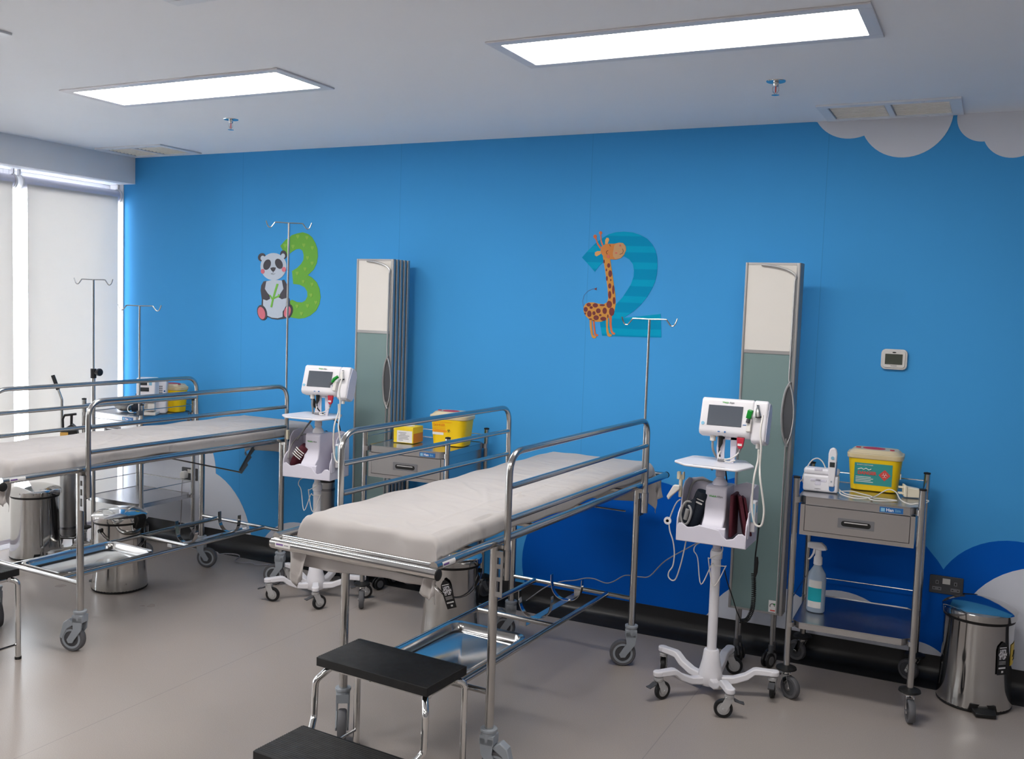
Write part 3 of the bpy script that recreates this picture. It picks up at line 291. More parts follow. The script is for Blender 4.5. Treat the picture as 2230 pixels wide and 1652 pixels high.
# ---------------------------------------------------------------- room
def poly_clip(pts, x0, x1, z0, z1): return [(min(max(x, x0), x1), min(max(z, z0), z1)) for x, z in pts]
def room():
    struct('floor', MB().box(-6.2, XR+.2, YF-.2, .2, -.1, 0), 'floor')
    struct('ceiling', MB().box(-6.2, XR+.2, YF-.2, .2, H, H+.15), 'plaster')
    wb = struct('wall_back', MB().box(-6.0, XR+.2, 0, .2, 0, H), 'bluewall')
    struct('wall_right', MB().box(XR, XR+.2, YF, 0, 0, H), 'greywall')
    struct('wall_front', MB().box(-6.0, XR+.2, YF-.2, YF, 0, H), 'greywall')
    # dropped bulkhead over the windows, low kerb under them
    struct('wall_left', MB().box(-6.0, XL, YF, 0, 2.475, H), 'plaster')
    struct('trim_1', MB().box(-5.90, -5.74, YF, 0, 0, .055), 'enamel')
    struct('trim_2', MB().box(-5.742, -5.612, -.006, 0, .112, 2.474), 'enamel')
    for k_, x_ in enumerate((-4.3, -1.9, .3)):  # unseen doors behind the camera, added to darken reflections in the steel
        d_ = struct('door_%d' % (k_+1), MB().box(x_, x_+1.0, YF, YF+.05, 0, 2.1), 'darkdoor', bevel=.004); struct('door_handle', MB().box(x_+.08, x_+.22, YF+.05, YF+.07, 1.0, 1.025), 'chrome', d_)
    # skirting, coved on to the floor
    prof = [(0, .112), (-.006, .112), (-.008, .06), (-.016, .032), (-.04, .012), (-.085, .0045), (-.16, .003), (-.16, 0), (0, 0)]
    sk = MB(); sk.prism(prof, -5.74, XR, lambda u, v, w: (w, u, v)); struct('baseboard_back', sk, 'skirting', ang=60)
    # wallpaper print: circles and clouds, each a thin layer on the wall
    def circ(name, m, x, z, r, off, n=56):
        pts = [(x+r*math.cos(2*PI*i/n), z+r*math.sin(2*PI*i/n)) for i in range(n)]
        q = poly_clip(pts, -5.74, XR, .1121, H-.0005); o = []
        for p in q:
            if not o or (abs(p[0]-o[-1][0])+abs(p[1]-o[-1][1])) > 1e-5: o.append(p)
        mb = MB(); mb.prism(o, 0, -off, XZ); struct(name, mb, m, wb)
    for x, z, r in ((-1.587, .46, .334), (-.878, .015, .892), (.146, .368, .341), (-1.95, .25, .42), (.75, .3, .5), (1.5, .2, .6)): circ('circle_print', 'navy', x, z, r, .0008+.0001*abs(x))
    for x, z, r in ((.305, .217, .389), (-.608, .03, .323), (-.256, -.031, .197), (-.97, .022, .314), (-4.0, -.111, .359), (-4.904, .026, .505), (-5.06, .50, .34), (-5.35, .42, .40), (1.1, .05, .5)): circ('cloud_print', 'cloud', x, z, r, .002+.0001*abs(x))
    for x, z, r in ((-.692, 2.755, .186), (-.446, 2.675, .205), (-.111, 2.643, .114), (.015, 2.581, .13), (.25, 2.56, .2), (.6, 2.62, .25), (1.2, 2.6, .3)): circ('cloud_print', 'cloud', x, z, r, .002+.0001*abs(x))
room()
def panes():
    m = bpy.data.materials.new('clear_glazing'); m.use_nodes = True; N = m.node_tree.nodes; N.remove(N['Principled BSDF']); L = m.node_tree.links
    t = N.new('ShaderNodeBsdfTransparent'); g = N.new('ShaderNodeBsdfGlossy'); g.inputs['Roughness'].default_value = .02; x = N.new('ShaderNodeMixShader'); fr = N.new('ShaderNodeFresnel'); fr.inputs[0].default_value = 1.45
    L.new(fr.outputs[0], x.inputs[0]); L.new(t.outputs[0], x.inputs[1]); L.new(g.outputs[0], x.inputs[2]); L.new(x.outputs[0], N['Material Output'].inputs[0]); T['pane'] = m
panes()
PITCH = .82; nwin = 0
y1 = 0.0
for k in range(7):
    y0 = y1-PITCH
    fr = MB(); yy1 = y1
    fr.box(-5.80, -5.745, y0-.02, y0+.02, .055, 2.475); fr.box(-5.80, -5.745, y0+.02, yy1-(.02 if k else .001), .055, .095); fr.box(-5.80, -5.745, y0+.02, yy1-(.02 if k else .001), 2.43, 2.474)
    wo = struct('window_%d' % (k+1), fr, 'enamel', bevel=.003)
    struct('pane', MB().box(-5.782, -5.776, y0+.02, yy1-(.02 if k else .001), .095, 2.43), 'pane', wo)
    y1 = y0
def blind(y_far, wd, label):
    t = thing('window_blind', label, 'blind', (-5.66, y_far, 2.395), 0, 'roller blinds along the windows')
    obj('roller', MB().tube([(0, -.012, 0), (0, -wd+.012, 0)], .042, 28), 'lilac', t)
    f = MB(); prof = [(-.0402, 0), (-.041, -.02), (-.041, -2.31)]
    f.box(.0385, .0405, -wd+.03, -.03, -2.30, .012); obj('fabric', f, 'blind', t)
    for yy in (0, -wd):
        b = MB(); b.disc((0, yy, 0), (0, 1, 0), .048, .012, 24); b.box(-.012, .012, yy-.006, yy+.006, .03, .079); obj('bracket', b, 'enamel', t, bevel=.002)
    obj('bottom_bar', MB().box(.034, .046, -wd+.03, -.03, -2.325, -2.298), 'lilac', t, bevel=.004)
    return t
struct('wall_left', MB().box(-6.0, -5.60, YF, -7*PITCH-.03, 0, 2.475), 'greywall')
for k in range(7):  # blinds past the second are unseen, added to balance the daylight
    lab = ['white roller blind pulled down beside the blue wall', 'cream roller blind at the left edge of the photo, next to the white one'][k] if k < 2 else 'white roller blind further along the windows, out of the frame'
    blind(-.015-PITCH*k, .775, lab)
# ---------------------------------------------------------------- ceiling
def ceiling_light(x, y, label):
    t = thing('ceiling_light', label, 'ceiling light', (x, y, H), 0, 'ceiling light panels')
    f = MB(); L, Wd, e = .66, .195, .045
    f.box(-L, L, -Wd, -Wd+e, -.007, 0); f.box(-L, L, Wd-e, Wd, -.007, 0); f.box(-L, -L+e, -Wd+e, Wd-e, -.007, 0); f.box(L-e, L, -Wd+e, Wd-e, -.007, 0)
    obj('frame', f, 'enamel', t, bevel=.002)
    obj('diffuser', MB().box(-L+e+.001, L-e-.001, -Wd+e+.001, Wd-e-.001, -.004, 0), 'panel', t)
ceiling_light(-1.06, -1.628, 'long lit ceiling panel above the front bed, larger of the two')
ceiling_light(-3.385, -1.572, 'lit ceiling panel nearer the windows, smaller in view')
for x, y in ((-4.6, -4.3), (-2.2, -4.4), (.15, -4.4), (-3.4, -6.9), (-1.06, -6.9)): ceiling_light(x, y, 'lit ceiling panel out of the frame')
def vent(x, y, wd, dp, label, slats=True):
    t = thing('ceiling_vent', label, 'air vent', (x, y, H), 0, 'air vents in the ceiling')
    f = MB(); a, b, e = wd/2, dp/2, .045
    f.box(-a, a, -b, -b+e, -.009, 0); f.box(-a, a, b-e, b, -.009, 0); f.box(-a, -a+e, -b+e, b-e, -.009, 0); f.box(a-e, a, -b+e, b-e, -.009, 0); f.box(-.012, .012, -b+e, b-e, -.009, 0)
    for sx, sy in ((-.5, -1), (.5, -1), (-.5, 1), (.5, 1)): f.disc((sx*a, sy*(b-.02), -.010), (0, 0, 1), .005, .004, 10)
    obj('frame', f, 'ventframe', t, bevel=.002)
    for s in (-1, 1):
        g = MB(); x0, x1 = (-a+e, -.012) if s < 0 else (.012, a-e); n = 9; g.box(x0+.006, x1-.006, -b+e+.006, b-e-.006, -.002, 0)
        for i in range(n):
            yy = -b+e+.012+(dp-2*e-.024)*i/(n-1); g.box(x0+.006, x1-.006, yy-.004, yy+.004, -.006, -.002)
        obj('grille', g, 'ventslat', t)
        h = MB(); h.box(x0, x0+.005, -b+e, b-e, -.0035, 0); h.box(x0, x1, -b+e, -b+e+.005, -.0035, 0); obj('gap', h, 'dark_steel', t)
vent(-.496, -.205, .60, .36, 'white air vent in the ceiling above the cloud print')
vent(-5.12, -.235, .60, .36, 'white air vent in the ceiling by the window bulkhead')
vent(-3.64, -2.70, .60, .36, 'air vent whose corner shows at the left edge of the ceiling')
vent(-2.16, -2.745, .60, .36, 'air vent whose tip shows at the top edge of the ceiling')
def sprinkler(x, y, label):
    t = thing('fire_sprinkler', label, 'sprinkler', (x, y, H), 0, 'ceiling sprinklers')
    obj('escutcheon', MB().lathe([(.040, 0), (.038, -.003), (.016, -.006), (.012, -.004)], 28), 'chrome', t)
    obj('body', MB().lathe([(.012, -.004), (.013, -.012), (.010, -.018), (.008, -.022)], 16), 'chrome', t)
    a = MB()
    for s in (-1, 1): a.tube(smooth([(s*.009, 0, -.018), (s*.0125, 0, -.028), (s*.011, 0, -.040), (s*.003, 0, -.050), (0, 0, -.053)], 4), .0018, 6)
    obj('frame_arm', a, 'chrome', t)
    obj('bulb', MB().tube([(0, 0, -.022), (0, 0, -.046)], .0026, 8), 'red', t)
    obj('deflector', MB().lathe([(.0, -.053), (.016, -.0545), (.016, -.056), (0, -.057)], 20), 'chrome', t)
sprinkler(-.868, -.898, 'small pendent sprinkler on the ceiling, right one')
sprinkler(-3.751, -.931, 'small pendent sprinkler on the ceiling, left one')
# ---------------------------------------------------------------- wall prints with animals
def stickers():
    def layer(name, m, polys, k, parent):
        mb = MB(); base = .0006*k
        for i, q in enumerate(polys):
            q = [tuple(p) for p in q]; mb.prism([(x-parent.location.x, z-parent.location.z) for x, z in q], 0, -(.002+base+.00006*i), XZ)
        return obj(name, mb, m, parent)
    def lines(name, m, polys, k, parent, r):
        mb = MB(); y = -(.0022+.0006*k)
        for q in polys: mb.tube([(x-parent.location.x, y, z-parent.location.z) for x, z in q], r, 6)
        return obj(name, mb, m, parent)
    for k, c in dict(sgy='#c98b36', sgo='#cc663a', sghead='#c87b33', sgmuz='#bd9062', sgspot='#6f2a2e', sgpink='#cc6450', s3='#63a632', sheart='#82b440', spdark='#3d3a42', spwhite='#b7c2d0', sppink='#d06a78', sbam='#6db33a', sgear='#d29a5c').items(): T[k] = mat(k[1:]+'_print', c, .55, 0, .02)
    a = thing('wall_sticker', 'teal number two with a smiling giraffe printed on the blue wall', 'wall sticker', (-1.6, 0, 1.9), 0, 'bay number prints on the wall')
    layer('numeral', 'numteal', [D['two']], 0, a); layer('giraffe_body', 'sgy', D['gy'], 1, a); layer('giraffe_legs_and_horns', 'sgo', D['go'], 1, a); layer('giraffe_head', 'sghead', D['ghead'], 2, a); layer('giraffe_ears', 'sgear', D['gear'][:2], 2, a); layer('giraffe_muzzle', 'sgmuz', D['gear'][2:], 3, a)
    layer('giraffe_spots', 'sgspot', D['gspots'], 2, a); layer('giraffe_blush', 'sgpink', D['gpink'], 4, a); lines('giraffe_face_lines', 'sgspot', D['gline'][:3], 4, a, .0013); lines('giraffe_tail', 'sgspot', D['gline'][3:], 1, a, .0007); layer('tail_tip', 'sgspot', D['gtip'], 1, a)
    b = thing('wall_sticker', 'green number three with hearts and a sitting panda printed on the blue wall', 'wall sticker', (-4.2, 0, 1.9), 0, 'bay number prints on the wall')
    layer('numeral', 's3', [D['three']], 0, b); layer('hearts', 'sheart', D['hearts'], 1, b); layer('panda_limbs', 'spdark', D['pdark'][:1], 1, b); layer('panda_ear', 'spdark', D['pdark'][1:2], 1, b); layer('panda_ear', 'spdark', D['pdark'][2:3], 1, b); layer('panda_foot', 'spdark', D['pdark'][3:4], 4, b); layer('panda_foot', 'spdark', D['pdark'][4:], 4, b); layer('panda_fur', 'spwhite', D['pwhite'], 3, b); layer('panda_face', 'spdark', D['pface'], 6, b); layer('panda_pink_parts', 'sppink', D['ppink'], 7, b); lines('panda_mouth', 'spdark', D['pline'], 6, b, .0008); layer('bamboo_twig', 'sbam', D['bamboo'], 7, b)
stickers()

# ---------------------------------------------------------------- casters
def caster(parent, x, y, ztop, r, wd, ang, style, brake=False, name='caster', trail=None):
    """swivel caster: centre of stem at x, y; wheel trails towards ang (radians, in the parent's frame)"""
    trail = r*.6 if trail is None else trail
    d = Vector((math.cos(ang), math.sin(ang), 0)); s = Vector((-d.y, d.x, 0)); c = Vector((x, y, r)) + d*trail
    hm, wm, tm = {'bed': ('grey', 'dgrey', 'tyre'), 'cart': ('chrome', 'dgrey', 'tyre'), 'stand': ('forkgrey', 'forkgrey', 'black'), 'screen': ('dgrey', 'dgrey', 'black')}[style]
    F = lambda a, b, z: tuple(Vector((x, y, 0)) + d*a + s*b + Vector((0, 0, z)))
    h = MB()
    if style == 'bed':
        h.lathe([(.0, ztop-.052), (.026, ztop-.05), (.028, ztop-.012), (.031, ztop-.010), (.031, ztop), (.017, ztop)], 24, (x, y, 0))
        for k in (-1, 1):
            b0, b1 = (k*(wd/2+.003), k*(wd/2+.010)) if k > 0 else (k*(wd/2+.010), k*(wd/2+.003))
            P = [(-.026, ztop-.03), (-.020, r*1.75), (trail-.020, r*.95), (trail-.012, r*.72), (trail+.010, r*.70), (trail+.018, r*.95), (.022, r*1.8), (.028, ztop-.03)]
            h.prism(P, b0, b1, lambda u, v, w: F(u, w, v))
        h.prism([(-.026, ztop-.02), (-.026, ztop-.055), (.028, ztop-.055), (.028, ztop-.02)], -wd/2-.01, wd/2+.01, lambda u, v, w: F(u, w, v))
    elif style == 'screen':
        h.lathe([(.009, ztop-.05), (.013, ztop-.045), (.013, ztop), (.006, ztop+.004)], 16, (x, y, 0)); h.prism([(-.012, ztop-.045), (trail, r*.7), (trail+.018, r*1.0), (.016, ztop-.03)], -.008, .008, lambda u, v, w: F(u, w, v))
    else:
        h.lathe([(.0, ztop-.022), (.018, ztop-.020), (.020, ztop-.012), (.020, ztop-.004), (.010, ztop)], 20, (x, y, 0))
        for k in (-1, 1):
            P = [(-.018, ztop-.014), (trail-r*.50, r*1.0), (trail-r*.34, r*.70), (trail, r*.58), (trail+r*.34, r*.70), (trail+r*.50, r*1.0), (.022, ztop-.024), (.018, ztop-.014)] if style == 'stand' else [(-.018, ztop-.014), (trail-.012, r*.8), (trail, r*.72), (trail+.012, r*.85), (.020, ztop-.030), (.018, ztop-.014)]
            b0, b1 = sorted((k*(wd/2+.002), k*(wd/2+.004))); h.prism(P, b0, b1, lambda u, v, w: F(u, w, v))
        h.prism([(-.018, ztop-.014), (-.016, ztop-.02), (.018, ztop-.02), (.018, ztop-.014)], -wd/2-.004, wd/2+.004, lambda u, v, w: F(u, w, v))
        h.disc(tuple(c), tuple(s), .006, wd+.014, 10)
    o = obj(name, h, hm, parent, bevel=.0015)
    wh = MB(); R = r
    def ring(prof, n=28):
        vs = []; fs = []
        for (rr, z) in prof:
            for j in range(n):
                a = 2*PI*j/n; p = c + d*(rr*math.cos(a)) + Vector((0, 0, rr*math.sin(a))) + s*z; vs.append(tuple(p))
        m = len(prof)
        for i in range(m-1):
            for j in range(n): fs.append((i*n+j, i*n+(j+1) % n, (i+1)*n+(j+1) % n, (i+1)*n+j))
        return vs, fs
    k = wd/2
    if style == 'screen':
        t = MB()
        for q in (-1, 1): t.disc(tuple(c+s*q*wd*.32), tuple(s), R, wd*.3, 28)
        obj('wheel', t, tm, o, bevel=.003)
        t = MB()
        for q in (-1, 1): t.disc(tuple(c+s*q*wd*.48), tuple(s), R*.6, .003, 24)
        obj('hub', t, 'grey2', o)
    else:
        ri = R*.70
        vs, fs = ring([(ri, -k), (R*.93, -k), (R, -k*.6), (R, k*.6), (R*.93, k), (ri, k), (ri, -k)]); t = MB(); t.add(vs, fs); obj('wheel', t, tm, o)
        if style == 'bed':
            for q in (-1, 1):
                vs, fs = ring([(R*.60, q*k*1.02), (R*.76, q*k*1.02), (R*.76, q*k*.7), (R*.60, q*k*.7), (R*.60, q*k*1.02)]); t = MB(); t.add(vs, fs); obj('rim_ring', t, 'grey', o)
        t = MB(); t.disc(tuple(c), tuple(s), ri, wd*.8, 28); obj('hub', t, wm, o, bevel=.002)
    if brake:
        b = MB()
        if style == 'bed': b.prism([(.018, ztop-.065), (.050, ztop-.040), (.078, ztop-.060), (.098, r*1.05), (.082, r*.95), (.058, r*1.75)], -.019, .019, lambda u, v, w: F(u, w, v)); obj('brake_pedal', b, 'white2' if False else 'grey', o, bevel=.004)
        else: b.prism([(-.02, ztop-.022), (-.045, ztop-.034), (-.062, ztop-.036), (-.060, ztop-.042), (-.02, ztop-.030)], -.014, .014, lambda u, v, w: F(u, w, v)); obj('brake_lever', b, 'dgrey' if style == 'stand' else 'dark_steel', o, bevel=.001)
    return o
# ---------------------------------------------------------------- hospital trolley bed
def bed(name_label, x, y, t, casters, ratchet, near_labels=True):
    """local x = across (right), y = along (towards the wall)"""
    B = thing('hospital_bed', name_label, 'hospital bed', (x, y, 0), -t, 'steel hospital trolley beds')
    L, W, zf, a1, a2 = 2.134, .3317, .8745, .389, 1.742
    # top frame
    f = MB()
    for s in (-1, 1): f.tube([(s*W, 0, zf), (s*W, L, zf)], .0155, 20)
    obj('side_tube', f, 'steel', B)
    f = MB(); f.tube([(-W-.012, -.004, zf-.022), (W+.018, -.004, zf-.022)], .0185, 24); f.tube([(-W, .019, zf-.006), (W, .019, zf-.006)], .0125, 16); obj('foot_end_tube', f, 'mirror_steel', B)
    f = MB(); f.tube([(-W, L-.012, zf), (W, L-.012, zf)], .0155, 20); obj('head_end_tube', f, 'steel', B)
    for yy in (.30, .75, 1.2, 1.65):
        f = MB(); f.box(-W, W, yy-.012, yy+.012, zf-.018, zf-.004); obj('cross_bar', f, 'steel', B, bevel=.002)
    for px, s in ((-W-.013, -1), (W+.019, 1)): obj('end_cap', MB().lathe([(.0, s*.006), (.015, s*.006), (.0195, s*.003), (.0195, 0)], 20, (px, -.004, zf-.022), 'x'), 'rubber', B)
    for s in (-1, 1): obj('end_cap', MB().lathe([(.0, L+.010), (.012, L+.010), (.0165, L+.004), (.0165, L-.004)], 20, (s*W, 0, zf), 'y'), 'rubber', B)
    # stickers beside the caps
    for s, xx in ((-1, -W+.05),):
        f = MB(); n = 8
        f.grid(n, 2, lambda a, b: (xx-.034+.068*b, -.004-.0189*math.cos(-.35+1.0*a), zf-.022+.0189*math.sin(-.35+1.0*a))); o = obj('maker_label', f, 'paper', B)
        g = MB(); g.grid(4, 2, lambda a, b: (xx-.030+.032*b, -.004-.0192*math.cos(.05+.3*a), zf-.022+.0192*math.sin(.05+.3*a))); obj('print', g, 'purple', o)
        g = MB(); g.grid(4, 2, lambda a, b: (xx+.006+.020*b, -.004-.0192*math.cos(.1+.15*a), zf-.022+.0192*math.sin(.1+.15*a))); obj('print', g, 'greyprint', o)
    f = MB(); f.grid(8, 2, lambda a, b: (W+.0159*math.cos(-.5+1.2*a), .03+.075*b, zf+.0159*math.sin(-.5+1.2*a))); o = obj('maker_label', f, 'paper', B)
    g = MB(); g.grid(4, 2, lambda a, b: (W+.0162*math.cos(-.1+.4*a), .034+.032*b, zf+.0162*math.sin(-.1+.4*a))); obj('print', g, 'purple', o)
    # legs and lower frame
    for yy in (a1, a2):
        for s in (-1, 1): obj('leg', MB().tube([(s*W, yy, .16), (s*W, yy, zf-.010)], .0165, 20), 'steel', B)
    zl = .33; lv = .198
    for yy, hw in ((a1, W), (1.17, lv), (a2, W)): obj('lower_cross_tube', MB().tube([(-hw, yy, zl), (hw, yy, zl)], .0105, 14), 'steel', B)
    for s in (-1, 1): obj('lower_side_tube', MB().tube([(s*lv, a1, zl), (s*lv, a2, zl)], .0115, 14), 'steel', B)
    # tray: pressed pan with rolled rim and rounded corners
    f = MB(); cx, cy, tw, tl = 0.0, .685, .365, .55
    def loop(w, l, r, z): return [(px, py, z) for px, py in rrect(w, l, r, 6, cx, cy)]
    loops = [loop(tw, tl, .05, zl+.006), loop(tw+.004, tl+.004, .052, zl+.012), loop(tw-.004, tl-.004, .05, zl+.016), loop(tw-.028, tl-.028, .045, zl+.012), loop(tw-.040, tl-.040, .04, zl-.018), loop(tw-.055, tl-.055, .035, zl-.024)]
    vs = [p for l in loops for p in l]; n = len(loops[0]); fs = [(i*n+j, i*n+(j+1) % n, (i+1)*n+(j+1) % n, (i+1)*n+j) for i in range(len(loops)-1) for j in range(n)]; fs.append(tuple(range((len(loops)-1)*n, len(loops)*n)))
    f.add(vs, fs); o = obj('storage_tray', f, 'tray_steel', B, ang=50); m = o.modifiers.new('thick', 'SOLIDIFY'); m.thickness = .0012
    # oxygen cylinder holder
    f = MB(); f.box(.022, .058, 1.17, a2, zl-.030, zl-.027); f.box(.022, .058, 1.168, 1.172, zl-.03, zl); f.box(.022, .058, a2-.002, a2+.002, zl-.03, zl); obj('holder_strap', f, 'sheet_steel', B)
    for yy in (1.29, 1.615):
        f = MB(); P = smooth([(-.042, .088), (-.040, .045), (-.034, .018), (-.010, -.018), (.040, -.028), (.090, -.018), (.114, .018), (.120, .045), (.122, .088)], 4)if False else smooth([(-.042, yy, zl+.085), (-.040, yy, zl+.045), (-.030, yy, zl+.008), (-.002, yy, zl-.020), (.040, yy, zl-.027), (.082, yy, zl-.020), (.110, yy, zl+.008), (.120, yy, zl+.045), (.122, yy, zl+.085)], 4)
        ring = []; vs = []; fs = []
        for i, p in enumerate(P):
            tn = (Vector(P[min(i+1, len(P)-1)])-Vector(P[max(i-1, 0)])).normalized(); nn = Vector((-tn.z, 0, tn.x))*.0015
            for q in ((-.012, 1), (.012, 1), (.012, -1), (-.012, -1)): vs.append((p[0]+nn.x*q[1], yy+q[0], p[2]+nn.z*q[1]))
        for i in range(len(P)-1):
            for j in range(4): fs.append((i*4+j, i*4+(j+1) % 4, (i+1)*4+(j+1) % 4, (i+1)*4+j))
        fs += [(0, 1, 2, 3), tuple(range(len(P)*4-4, len(P)*4))]; f.add(vs, fs); obj('cylinder_cradle', f, 'mirror_steel', B)
    # side rails
    zr, z2, z3, r1, rr2 = 1.198, 1.076, .959, .402, 1.733
    for s in (-1, 1):
        X = s*(W+.042)
        R = MB(); R.tube(fil([(X, r1, .745), (X, r1, zr), (X, rr2, zr), (X, rr2, .760)], .085, 8), .0125, 18); ro = obj('side_rail', R, 'steel', B)
        for z in (z2, z3): obj('rail_bar', MB().tube([(X, r1+.01, z), (X, rr2-.01, z)], .0108, 14), 'steel', ro)
        for yy in (r1, rr2):
            g = MB(); g.tube([(X, yy, .755), (X, yy, .850)], .0165 if yy > 1 else .0138, 18); g.box(min(s*W, X), max(s*W, X), yy-.006, yy+.006, zf-.028, zf-.008); obj('rail_socket', g, 'steel', B)
        # slotted latch plate
        g = MB(); xa, xb = sorted((s*(W+.008), s*(W+.040))); yp = a1-.010; sl = [(zf-.060, .012), (zf-.103, .015), (zf-.152, .019)]; e = .009
        g.box(xa, xa+e, yp-.0015, yp+.0015, zf-.190, zf-.025); g.box(xb-e, xb, yp-.0015, yp+.0015, zf-.190, zf-.025); zc = zf-.025
        for zz, hh in sl: g.box(xa+e, xb-e, yp-.0015, yp+.0015, zz+hh, zc); zc = zz-hh
        g.box(xa+e, xb-e, yp-.0015, yp+.0015, zf-.190, zc); obj('latch_plate', g, 'alu', B)
        g = MB(); g.prism([(-.012, .815), (.010, .815), (.010, .745), (.030, .745), (.034, .760), (.040, .758), (.040, .735), (-.012, .735)], px-.0015, px+.0015, lambda u, v, w: (w, a2+.0+u, v)); obj('bottle_hook', g, 'alu', B)
    # backrest support
    f = MB(); f.tube([(-.27, 1.05, zf-.10), (.30, 1.05, zf-.10)], .004, 8); f.tube([(-.27, 1.05, zf-.10), (-.27, .95, zf-.02)], .004, 8); f.tube([(.30, 1.05, zf-.10), (.30, .95, zf-.02)], .004, 8); 
    if ratchet:
        obj('backrest_rod', MB().tube([(-.23, 1.42, zf-.135), (.19, 1.55, zf-.185)], .0045, 8), 'steel', B)
        g = MB(); g.prism([(1.55, zf-.19), (1.562, zf-.195), (1.595, zf-.165), (1.612, zf-.150), (1.605, zf-.138), (1.640, zf-.108), (1.632, zf-.096), (1.665, zf-.066), (1.656, zf-.054), (1.70, zf-.015), (1.685, zf-.008), (1.55, zf-.175)], .178, .190, YZ); obj('backrest_ratchet', g, 'dark_steel', B)
    else: obj('backrest_rod', MB().tube([(-.16, 1.62, zf-.10), (.325, 1.62, zf-.10)], .004, 8), 'steel', B)
    # mattress and sheet
    f = MB(); f.box(-.285, .285, .085, 2.045, zf+.002, .938); obj('mattress', f, 'grey2', B, bevel=.02, seg=4)
    for (sx, yy, a, br) in casters: caster(B, sx*W, yy, .200, .0625, .032, a, 'bed', br)
    return B
def sheet(B, label, seed, side=.085, foot=.19, head=.25):
    """paper sheet lying on the mattress, hanging over both ends"""
    rnd = random.Random(seed); ztop = .947; hw, y0, y1 = .292, .075, 2.055; nu, nv = 230, 100
    ph = [rnd.uniform(0, 6) for _ in range(8)]
    lines = [((.175, .12), (.16, 1.30), .0045, .010), ((.16, 1.30), (.10, 2.0), .004, .010), ((-.28, .75), (.16, .62), .003, .012), ((-.25, 1.0), (.10, .70), .004, .014), ((-.05, .95), (.22, .55), .0035, .012), ((-.28, 1.35), (.28, 1.25), .003, .012), ((-.28, 1.75), (.28, 1.6), .003, .012), ((-.1, .45), (.15, .28), .003, .015), ((-.2, 1.55), (.2, 1.45), .0025, .010), ((.05, .2), (.2, .08), .003, .012), ((.19, .82), (.20, .86), .012, .010)]
    def creases(px, py):
        z = 0
        for (ax, ay), (bx, by), h, wd in lines:
            dx, dy = bx-ax, by-ay; l2 = dx*dx+dy*dy; t = max(0, min(1, ((px-ax)*dx+(py-ay)*dy)/l2)); d = math.hypot(px-ax-t*dx, py-ay-t*dy); z += h*math.exp(-(d/wd)**2)*min(1, 4*t+.2, 4*(1-t)+.2)
        return z
    def fn(a, b):
        sy = -foot + a*((y1-y0)+foot+head); sx = -hw-side + b*(2*hw+2*side); yy = y0+sy
        ey = max(0, y0-yy, yy-y1); ex = max(0, abs(sx)-hw); R = .035
        def drop(e, flare):   # arc then straight down
            if e < R*PI/2: t = e/R; return R*math.sin(t), R*(1-math.cos(t))
            q = e-R*PI/2; return R+q*flare, R+q*math.sqrt(1-flare**2)
        ends = yy < y0
        oy, dy = drop(ey, .10 if ends else .12); ox, dx = drop(ex, .06)
        # corner: cloth hangs lower where both edges overhang
        dd = (dx**1.6+dy**1.6)**(1/1.6) if ex and ey else max(dx, dy)
        X = math.copysign(min(abs(sx), hw)+min(ox, .040)-R*.92, sx) if abs(sx) > .001 else 0
        if abs(sx) <= hw: X = sx*(hw-R*.92)/hw
        Y = (y0 if ends else y1) if ey else yy
        sg = -1 if ends else 1
        if ey: Y += sg*(min(oy, .055) - R*.9)
        else: Y = y0+R*.9 + (yy-y0)*((y1-y0-1.8*R)/(y1-y0))
        Z = ztop - dd
        # wrinkles
        wr = .0028*math.sin(9*sx+3.1*yy+ph[0])*math.sin(3*yy+ph[1]) + .0018*math.sin(23*yy-14*sx+ph[2]) + .0012*math.sin(31*sx+7*yy+ph[3])
        if not ey and not ex: Z += wr*1.3 + creases(sx, yy)
        if ey: k = min(1, ey/.08); Y += sg*(.007*k*math.sin(16*sx+ph[4]) + .004*k*math.sin(37*sx+ph[5])) ; Z += .010*k*math.sin(5*sx+ph[6])
        if ex and not ey: Z += .006*min(1, ex/.05)*math.sin(6*yy+ph[7])+.003*math.sin(19*yy+ph[1])
        if ex and ey: k = min(1, ex/.06)*min(1, ey/.1); X += math.copysign(.012*k*math.sin(30*ey+ph[2]), sx); Y += sg*.010*k*math.cos(40*ex+ph[3]); Z -= .03*k
        return (X, Y, Z)
    mb = MB(); mb.grid(nu, nv, fn)
    def tail(x0, x1, xt, yb, z0, z1, wt):
        mb.grid(10, 6, lambda a, b: ((x0+(x1-x0)*b)*(1-a)+(xt+wt*(b-.5))*a, yb+.010*math.sin(9*b+4*a)-.012*a, z0+(z1-z0)*a*(1-.22*abs(b-.5)*2)))
    tail(-.318, -.205, -.262, .040, .865, .690, .045); tail(.262, .318, .292, .040, .865, .748, .055); tail(.20, .318, .285, 2.10, .86, .74, .10); tail(-.318, -.22, -.28, 2.10, .86, .76, .08)
    o = obj('bed_sheet', mb, 'sheet', None, ang=80); o.location = B.location; o.rotation_euler = B.rotation_euler
    tag(o, label, 'bed sheet', 'paper sheets on the beds')
    m = o.modifiers.new('thick', 'SOLIDIFY'); m.thickness = .0012
    # crease ridge lines of the folded paper
    return o
R_ = math.radians
b2 = bed('front steel hospital bed with white sheet, in the middle of the photo', -1.882, -2.347, .042, [(-1, .389, R_(-54), False), (1, .389, R_(8), True), (-1, 1.742, R_(215), True), (1, 1.742, R_(206), False)], False)
sheet(b2, 'white paper sheet on the front bed, hanging over the near end', 3)
b3 = bed('rear steel hospital bed with white sheet, on the left by the window', -4.156, -2.217, .052, [(-1, .389, R_(-20), False), (1, .389, R_(200), True), (-1, 1.742, R_(26), False), (1, 1.742, R_(206), False)], True)
sheet(b3, 'white paper sheet on the rear bed by the window', 11)
